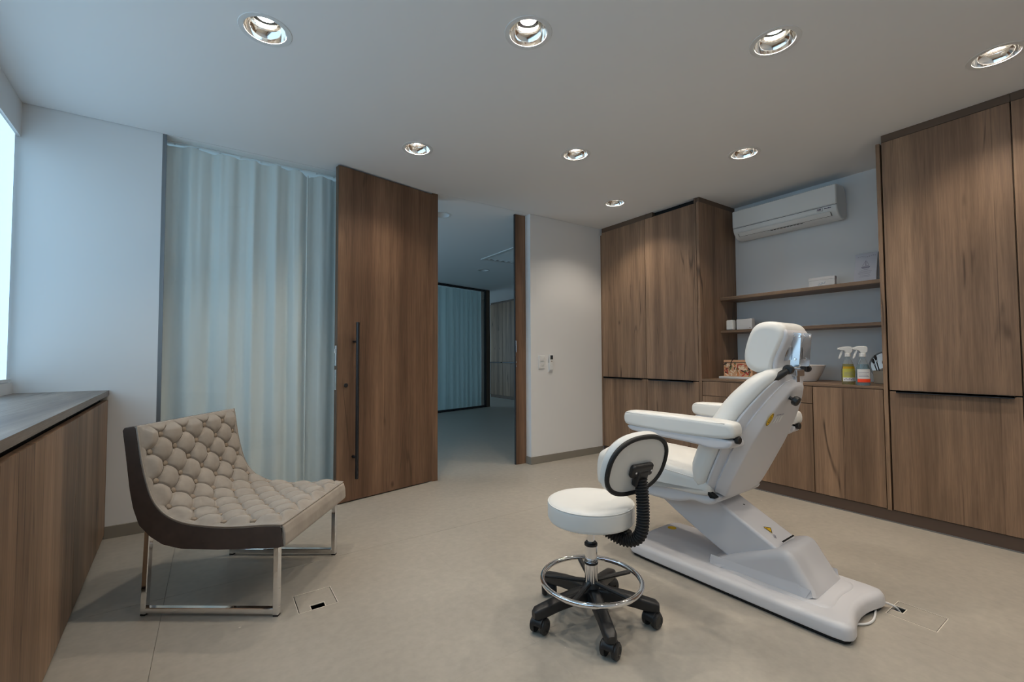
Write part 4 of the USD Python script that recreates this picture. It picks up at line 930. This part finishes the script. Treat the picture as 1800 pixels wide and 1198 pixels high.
obj('clamp_knob', cat([moved(rcyl(0.016, -0.008, 0.008, 0.003, 16), (0.112, -0.262, 1.024), [(90, [0, 1, 0])]), cyl((0.112, -0.268, 1.03), (0.112, -0.262, 1.075), 0.004, 8), rb(0.055, 0.075, -0.275, -0.250, 1.012, 1.036, 0.005)]), 'black_plastic', tc, smooth=40)
obj('neck_bar', cat([bx(-0.012, 0.020, -0.262, -0.252, 0.955, 1.01)]), 'brushed_steel', tc, smooth=False)
# armrests
for sg in (-1, 1):
    ax_ = 0.322 * sg
    padp = smooth_closed([(-0.140, 0.728), (0.10, 0.720), (0.41, 0.728), (0.432, 0.742), (0.438, 0.770), (0.425, 0.796), (0.38, 0.803), (0.10, 0.803), (-0.12, 0.800), (-0.145, 0.790), (-0.150, 0.755)], 90, 2)
    def shape(W, A, B, c=ax_):
        k = np.interp(A, [-0.15, -0.12, -0.06, 0.30, 0.40, 0.44], [0.72, 0.90, 1.0, 0.94, 0.82, 0.62]); return W * k + c, A, B + 0.004 * (1 - (W / 0.055) ** 2) * (B > 0.77)
    ar = obj('armrest_pad', rext(padp, 0.055, 0.018, 'x', 6, warp=shape, mid=3), 'leather_white', tc, smooth=40)
    rim_ = [(ax_ + s_ * 0.050 * k, y, 0.795) for s_, seq in ((-1, (-0.11, -0.06, 0.0, 0.1, 0.2, 0.3, 0.38, 0.415)), (1, (0.415, 0.38, 0.3, 0.2, 0.1, 0.0, -0.06, -0.11))) for y in seq for k in [np.interp(y, [-0.12, -0.06, 0.30, 0.40, 0.44], [0.90, 1.0, 0.96, 0.85, 0.6])]]
    obj('seam', tube(rim_, 0.0018, 6, closed=True), 'leather_white', ar, smooth=True)
    undp = smooth_closed([(-0.130, 0.735), (-0.138, 0.700), (-0.10, 0.682), (-0.03, 0.678), (0.02, 0.690), (0.38, 0.700), (0.412, 0.715), (0.416, 0.735)], 70, 2)
    obj('armrest_base', rext(undp, 0.047, 0.012, 'x', 4, warp=lambda W, A, B, c=ax_: (W * np.interp(A, [-0.14, -0.06, 0.3, 0.42], [0.8, 1, 0.95, 0.7]) + c, A, B)), 'plastic_white', tc, smooth=40)
    obj('armrest_knob', cat([moved(rcyl(0.017, -0.009, 0.009, 0.003, 18), (ax_ - sg * 0.008, -0.142, 0.724), [(90, [1, 0, 0])]), cyl((ax_ - sg * 0.012, -0.15, 0.722), (ax_ - sg * 0.012, -0.12, 0.722), 0.006, 10)]), 'black_plastic', tc, smooth=40)
    obj('armrest_bracket', rb(min(ax_, ax_ - sg * 0.14), max(ax_, ax_ - sg * 0.14), -0.115, -0.045, 0.682, 0.712, 0.010), 'plastic_white', tc, smooth=40)
obj('hinge_gap', plate_x([(0.050, 0.452), (0.008, 0.428), (0.030, 0.425)], -0.240, 0.03), 'black_gap', tc, smooth=False, label='dark gap between seat and back')
# mains cord to the floor box, with a loop lying beside the base
th3 = math.radians(3.0)
def tloc(x, y, z):
    d = np.array([x - 2.175, y - 1.2]); return (d[0] * math.cos(th3) + d[1] * math.sin(th3), -d[0] * math.sin(th3) + d[1] * math.cos(th3), z)
obj('power_cord', tube([tloc(2.375, 0.80, 0.020), tloc(2.385, 0.755, 0.024), tloc(2.404, 0.722, 0.026), tloc(2.424, 0.700, 0.018), tloc(2.440, 0.684, 0.004), tloc(2.450, 0.674, -0.018), tloc(2.456, 0.668, -0.045)], 0.0045, 10, smooth=60), 'cord_white', tc, smooth=True)
obj('cord_loop', tube([tloc(2.11, 0.81, 0.014), tloc(2.145, 0.745, 0.010), tloc(2.19, 0.716, 0.006), tloc(2.25, 0.708, 0.006), tloc(2.31, 0.720, 0.006), tloc(2.36, 0.738, 0.008), tloc(2.385, 0.77, 0.012), tloc(2.38, 0.82, 0.016)], 0.0045, 10, smooth=60), 'cord_white', tc, smooth=True)

# ------------------------------------------------------------------ things in the niche
pp = thing('leaning_print', 'pale sheet with a sailing ship drawing leaning in the shelf corner', 'paper sheet', (4.205, 1.310, 1.637), -90.0)
lean = [(-14.5, [1, 0, 0])]
def on_sheet(m): return moved(m, (0, 0, 0), [(90, [1, 0, 0])] + lean)      # sheet drawn in xy, stood up facing the room
def sheet(x0, x1, y0, y1, z0, z1): return bx(x0, x1, y0, y1, z0, z1)
# in this thing's frame x runs along the shelf toward the camera, y into the wall
obj('sheet', on_sheet(sheet(-0.072, 0.072, 0, 0.262, -0.0015, 0.0)), 'paper', pp, smooth=False)
hull = Polygon([(-0.030, 0.148), (0.030, 0.150), (0.024, 0.136), (-0.020, 0.134)]); sail = [Polygon([(0.0, 0.152), (0.0, 0.205), (-0.022, 0.154)]), Polygon([(0.003, 0.152), (0.003, 0.200), (0.024, 0.154)])]
obj('ship_drawing', on_sheet(cat([trimesh.creation.extrude_polygon(hull, 0.0005, engine='earcut')])), 'ink_grey', pp, smooth=False)
obj('ship_drawing', on_sheet(cat([trimesh.creation.extrude_polygon(s.difference(s.buffer(-0.0025)), 0.0005, engine='earcut') for s in sail])), 'ink_grey', pp, smooth=False)
lines = [(0.030, 0.122, 0.014), (0.046, 0.108, 0.004), (0.048, 0.098, 0.004), (0.044, 0.088, 0.004), (0.036, 0.074, 0.004), (0.040, 0.064, 0.004)]
obj('print_lines', on_sheet(cat([bx(-w_ + rng.uniform(0, .006), w_ - rng.uniform(0, .012), y, y + 0.0022, 0, 0.0004) for w_, y, _ in lines] + [bx(-0.05 + k * 0.04, -0.035 + k * 0.04, 0.016, 0.019, 0, 0.0004) for k in range(3)])), 'ink_grey', pp, smooth=False)
obj('print_border', on_sheet(cat([bx(-0.055 + 0.012 * k, -0.048 + 0.012 * k, 0.232 + 0.004 * math.sin(k), 0.236 + 0.004 * math.sin(k), 0, 0.0004) for k in range(10)])), 'ink_grey', pp, smooth=False)

cd = thing('card_box', 'small white card box with silver script on the upper shelf', 'box', (4.115, 1.561, 1.637), -90)
obj('box_body', cb(-0.092, 0.092, -0.018, 0.018, 0, 0.082, 0.001), 'card', cd, smooth=False)
obj('box_lid', cb(-0.094, 0.094, -0.020, 0.020, 0.062, 0.084, 0.001), 'card', cd, smooth=False)
zig = [(-0.026, 0.022), (-0.018, 0.026), (-0.012, 0.036), (-0.006, 0.024), (0.004, 0.040), (0.012, 0.028), (0.020, 0.034), (0.026, 0.046)]
obj('silver_script', tube([(x, -0.0188, z) for x, z in zig], 0.0022, 6, smooth=40), 'silver_ink', cd, smooth=True)

wd = thing('white_speaker', 'small white rounded cube at the left end of the lower shelf', 'device', (4.03, 2.290, 1.325))
obj('case', rb(-0.028, 0.028, -0.034, 0.034, 0.0, 0.095, 0.012), 'switch_white', wd)
obj('front_cover', rb(-0.0305, -0.024, -0.029, 0.029, 0.007, 0.089, 0.003), 'switch_white', wd)
wd2 = thing('white_router', 'flat white oblong box beside the white cube on the lower shelf', 'device', (4.055, 2.168, 1.325))
obj('case', rb(-0.025, 0.030, -0.072, 0.072, 0.0, 0.098, 0.006), 'card', wd2)
obj('mark', cb(-0.0262, -0.024, -0.060, -0.050, 0.012, 0.018, 0.0004), 'skirting', wd2, smooth=False)

gb = thing('printed_box', 'colourful patterned gift box beside the treatment chair headrest', 'box', (3.975, 2.185, 0.877 + 0.020), -84)
obj('box_body', cb(-0.125, 0.125, -0.045, 0.045, 0, 0.150, 0.001), 'print_cream', gb, smooth=False)
obj('lid_band', cb(-0.1255, 0.1255, -0.0458, 0.0458, 0.126, 0.131, 0.0004), 'print_dark', gb, smooth=False)
r2 = np.random.default_rng(5); bl_ = {k: [] for k in ('print_red', 'print_pale', 'print_green', 'print_dark', 'print_orange')}
for k in range(64):
    x, z = r2.uniform(-0.11, 0.11), r2.uniform(0.012, 0.118); a, b_ = r2.uniform(0.010, 0.032), r2.uniform(0.003, 0.009)
    e = Point(0, 0).buffer(1.0, quad_segs=3); from shapely import affinity as AF
    e = AF.translate(AF.rotate(AF.scale(e, a, b_), r2.uniform(0, 180)), x, z).intersection(sbox(-0.124, 0.002, 0.124, 0.124))
    mm = trimesh.creation.extrude_polygon(e, 0.0006 + 0.0001 * (k % 4), engine='earcut'); mm = moved(mm, (0, -0.045, 0), [(90, [1, 0, 0])])
    bl_[['print_red', 'print_pale', 'print_orange', 'print_green', 'print_pale', 'print_dark'][k % 6]].append(mm)
for k, v in bl_.items(): obj('leaf_print', cat(v), k, gb, smooth=False, kind='stuff')
obj('ribbon', tube([(-0.065, -0.048, 0.085), (-0.056, -0.052, 0.120), (-0.045, -0.05, 0.148), (-0.03, -0.03, 0.166)], 0.003, 6, smooth=16), 'print_dark', gb, smooth=True)
ty = thing('white_tray', 'flat white box lying under the patterned gift box', 'box', (3.975, 2.190, 0.877), -84)
obj('tray_body', rb(-0.150, 0.150, -0.085, 0.075, 0, 0.020, 0.004), 'card', ty)
obj('tray_lid', rb(-0.148, 0.148, -0.083, 0.073, 0.012, 0.0199, 0.002), 'paper', ty)

bw = thing('basin_bowl', 'white vessel basin on the counter behind the headrest', 'basin', (3.975, 1.690, 0.877))
obj('bowl', lathe([(0, 0), (0.105, 0), (0.118, 0.004), (0.150, 0.06), (0.176, 0.126), (0.178, 0.130), (0.174, 0.131), (0.168, 0.125), (0.140, 0.06), (0.10, 0.018), (0, 0.012)], 56), 'ceramic', bw)
obj('drain', moved(rcyl(0.022, 0.011, 0.016, n=20), (0, 0, 0)), 'chrome', bw)


def spray_bottle(label, loc, rot, liquid, main, accent, top_label):
    t = thing('spray_bottle', label, 'spray bottle', loc, rot)
    body = [(0, 0.0), (0.036, 0.0), (0.040, 0.004), (0.0405, 0.09), (0.038, 0.118), (0.030, 0.150), (0.021, 0.172), (0.016, 0.186), (0.0155, 0.205), (0, 0.205)]
    b = lathe(body, 36); b.apply_scale([1.0, 0.72, 1.0]); obj('bottle', b, 'clear_plastic', t)
    lq = lathe([(0, 0.002), (0.034, 0.002), (0.0385, 0.005), (0.039, 0.09), (0.0365, 0.118), (0.0295, 0.146), (0, 0.146)], 36); lq.apply_scale([0.97, 0.69, 1.0]); obj('liquid', lq, liquid, t)
    def lab(z0, z1, a0, a1, rr=0.0412):
        al = np.linspace(math.radians(a0), math.radians(a1), 14); rings = []
        for z in (z0, z1):
            o = np.column_stack([rr * np.cos(al), 0.722 * rr * np.sin(al), np.full(14, z)]); i_ = np.column_stack([(rr - .0008) * np.cos(al[::-1]), 0.722 * (rr - .0008) * np.sin(al[::-1]), np.full(14, z)])
            rings.append(np.vstack([o, i_]))
        return loft(rings)
    lb = obj('front_label', lab(0.022, 0.112, 210, 330), main, t)
    obj('label_band', lab(*accent[1], 212, 328, 0.0418), accent[0], lb)
    if top_label: obj('label_band', lab(0.092, 0.128, 215, 325, 0.0409), top_label, lb)
    obj('label_lines', cat([lab(0.060 + 0.009 * k, 0.0625 + 0.009 * k, 225, 310 - 8 * (k % 3), 0.0417) for k in range(4)]), 'ink_grey', lb)
    if top_label: obj('flower_print', cat([lab(0.030 + 0.006 * (k % 2), 0.037 + 0.006 * (k % 2), 225 + 14 * k, 232 + 14 * k, 0.0418) for k in range(6)]), 'label_violet', lb)
    sp = obj('spray_head', cat([rcyl(0.019, 0.196, 0.224, 0.003, 24), rext(smooth_closed([(0.026, 0.222), (0.030, 0.262), (0.016, 0.272), (-0.030, 0.270), (-0.052, 0.262), (-0.053, 0.246), (-0.030, 0.244), (-0.016, 0.236), (-0.014, 0.222)], 50, 2), 0.0135, 0.004, 'y', 4)]), 'switch_white', t, smooth=40)
    obj('trigger', rext(smooth_closed([(-0.026, 0.246), (-0.038, 0.246), (-0.050, 0.206), (-0.056, 0.184), (-0.050, 0.182), (-0.038, 0.206)], 30, 2), 0.007, 0.002, 'y', 3), 'switch_white', sp, smooth=40)
    obj('nozzle', moved(rcyl(0.008, 0, 0.01, 0.002, 14), (-0.050, 0, 0.2545), [(-90, [0, 1, 0])]), 'switch_white', sp)
    obj('dip_tube', tube([(0, 0, 0.20), (0.004, 0, 0.1), (0.012, 0, 0.01)], 0.0022, 6), 'clear_plastic', t)
    return t


spray_bottle('spray bottle of yellow liquid with lavender label, left of the pair', (3.790, 1.293, 0.877), -58, 'liquid_yellow', 'label_yellow', ('label_white', (0.022, 0.050)), 'label_gold')
spray_bottle('spray bottle of bluish liquid with orange-red label patch, right of the pair', (3.728, 1.186, 0.877), -58, 'liquid_blue', 'label_white', ('label_orange', (0.022, 0.046)), None)

mr = thing('table_mirror', 'round tilted table mirror in the counter corner behind the brush pot', 'mirror', (4.17, 1.180, 0.877), -90)
tilt = [(90 - 12, [1, 0, 0])]
obj('mirror_disc', moved(lathe([(0, 0), (0.094, 0), (0.094, 0.003), (0, 0.003)], 48), (0, 0, 0.135), tilt), 'mirror', mr)
obj('mirror_frame', moved(tube([(0.100 * math.cos(t), 0.100 * math.sin(t), 0.0) for t in np.linspace(0, 2 * np.pi, 56, endpoint=False)], 0.007, 8, closed=True), (0, 0, 0.135), tilt), 'grey_channel', mr, smooth=True)
obj('mirror_foot', cat([rcyl(0.05, 0, 0.008, 0.002, 28), cyl((0, 0.012, 0.006), (0, 0.012, 0.05), 0.006, 10)]), 'grey_channel', mr)
pt = thing('brush_pot', 'grey-beige oval pot full of brushes beside the spray bottles', 'pot', (4.035, 1.150, 0.877))
po = [(0, 0.0), (0.062, 0.0), (0.066, 0.006), (0.070, 0.095), (0.066, 0.095), (0.060, 0.008), (0, 0.008)]
obj('pot_body', lathe(po, 44), 'pot_grey', pt)
bdat = [(-0.030, 0.020, -0.020, 0.045, 0.20), (-0.010, 0.035, -0.012, 0.060, 0.175), (0.0, -0.03, -0.02, -0.045, 0.185), (0.010, 0.0, 0.0, -0.005, 0.16), (-0.035, -0.015, -0.055, -0.015, 0.165), (0.035, 0.005, 0.055, 0.010, 0.15)]
for k, (xa, ya, xb, yb, L_) in enumerate(bdat):
    b = thing('makeup_brush', ['tallest thin dark brush in the pot', 'slim dark brush leaning toward the spray bottles', 'broad brush with pale hair in the pot', 'short straight dark brush in the middle of the pot', 'broad dark brush leaning toward the tall cabinet', 'shortest brush at the back of the pot'][k], 'brush', (4.035, 1.150, 0.877), group='brushes in the pot')
    p0_, p1_ = np.array([xa * 0.6, ya * 0.6, 0.012]), np.array([xb, yb, L_ - 0.03]); dr = (p1_ - p0_) / np.linalg.norm(p1_ - p0_)
    obj('brush_stick', tube([p0_, (p0_ + p1_) / 2, p1_], [0.003, 0.004, 0.0035], 8), 'brush_dark', b, smooth=True)
    obj('ferrule', tube([p1_ - dr * 0.012, p1_ + dr * 0.004], 0.0055, 10), 'chrome', b, smooth=40)
    wdt = 0.016 if k in (2, 4) else 0.009
    obj('bristles', tube([p1_ + dr * 0.003, p1_ + dr * 0.018, p1_ + dr * 0.032, p1_ + dr * 0.040], [0.006, wdt, wdt * 0.9, 0.003], 12), 'brush_hair' if k in (2,) else 'brush_dark', b, smooth=True)
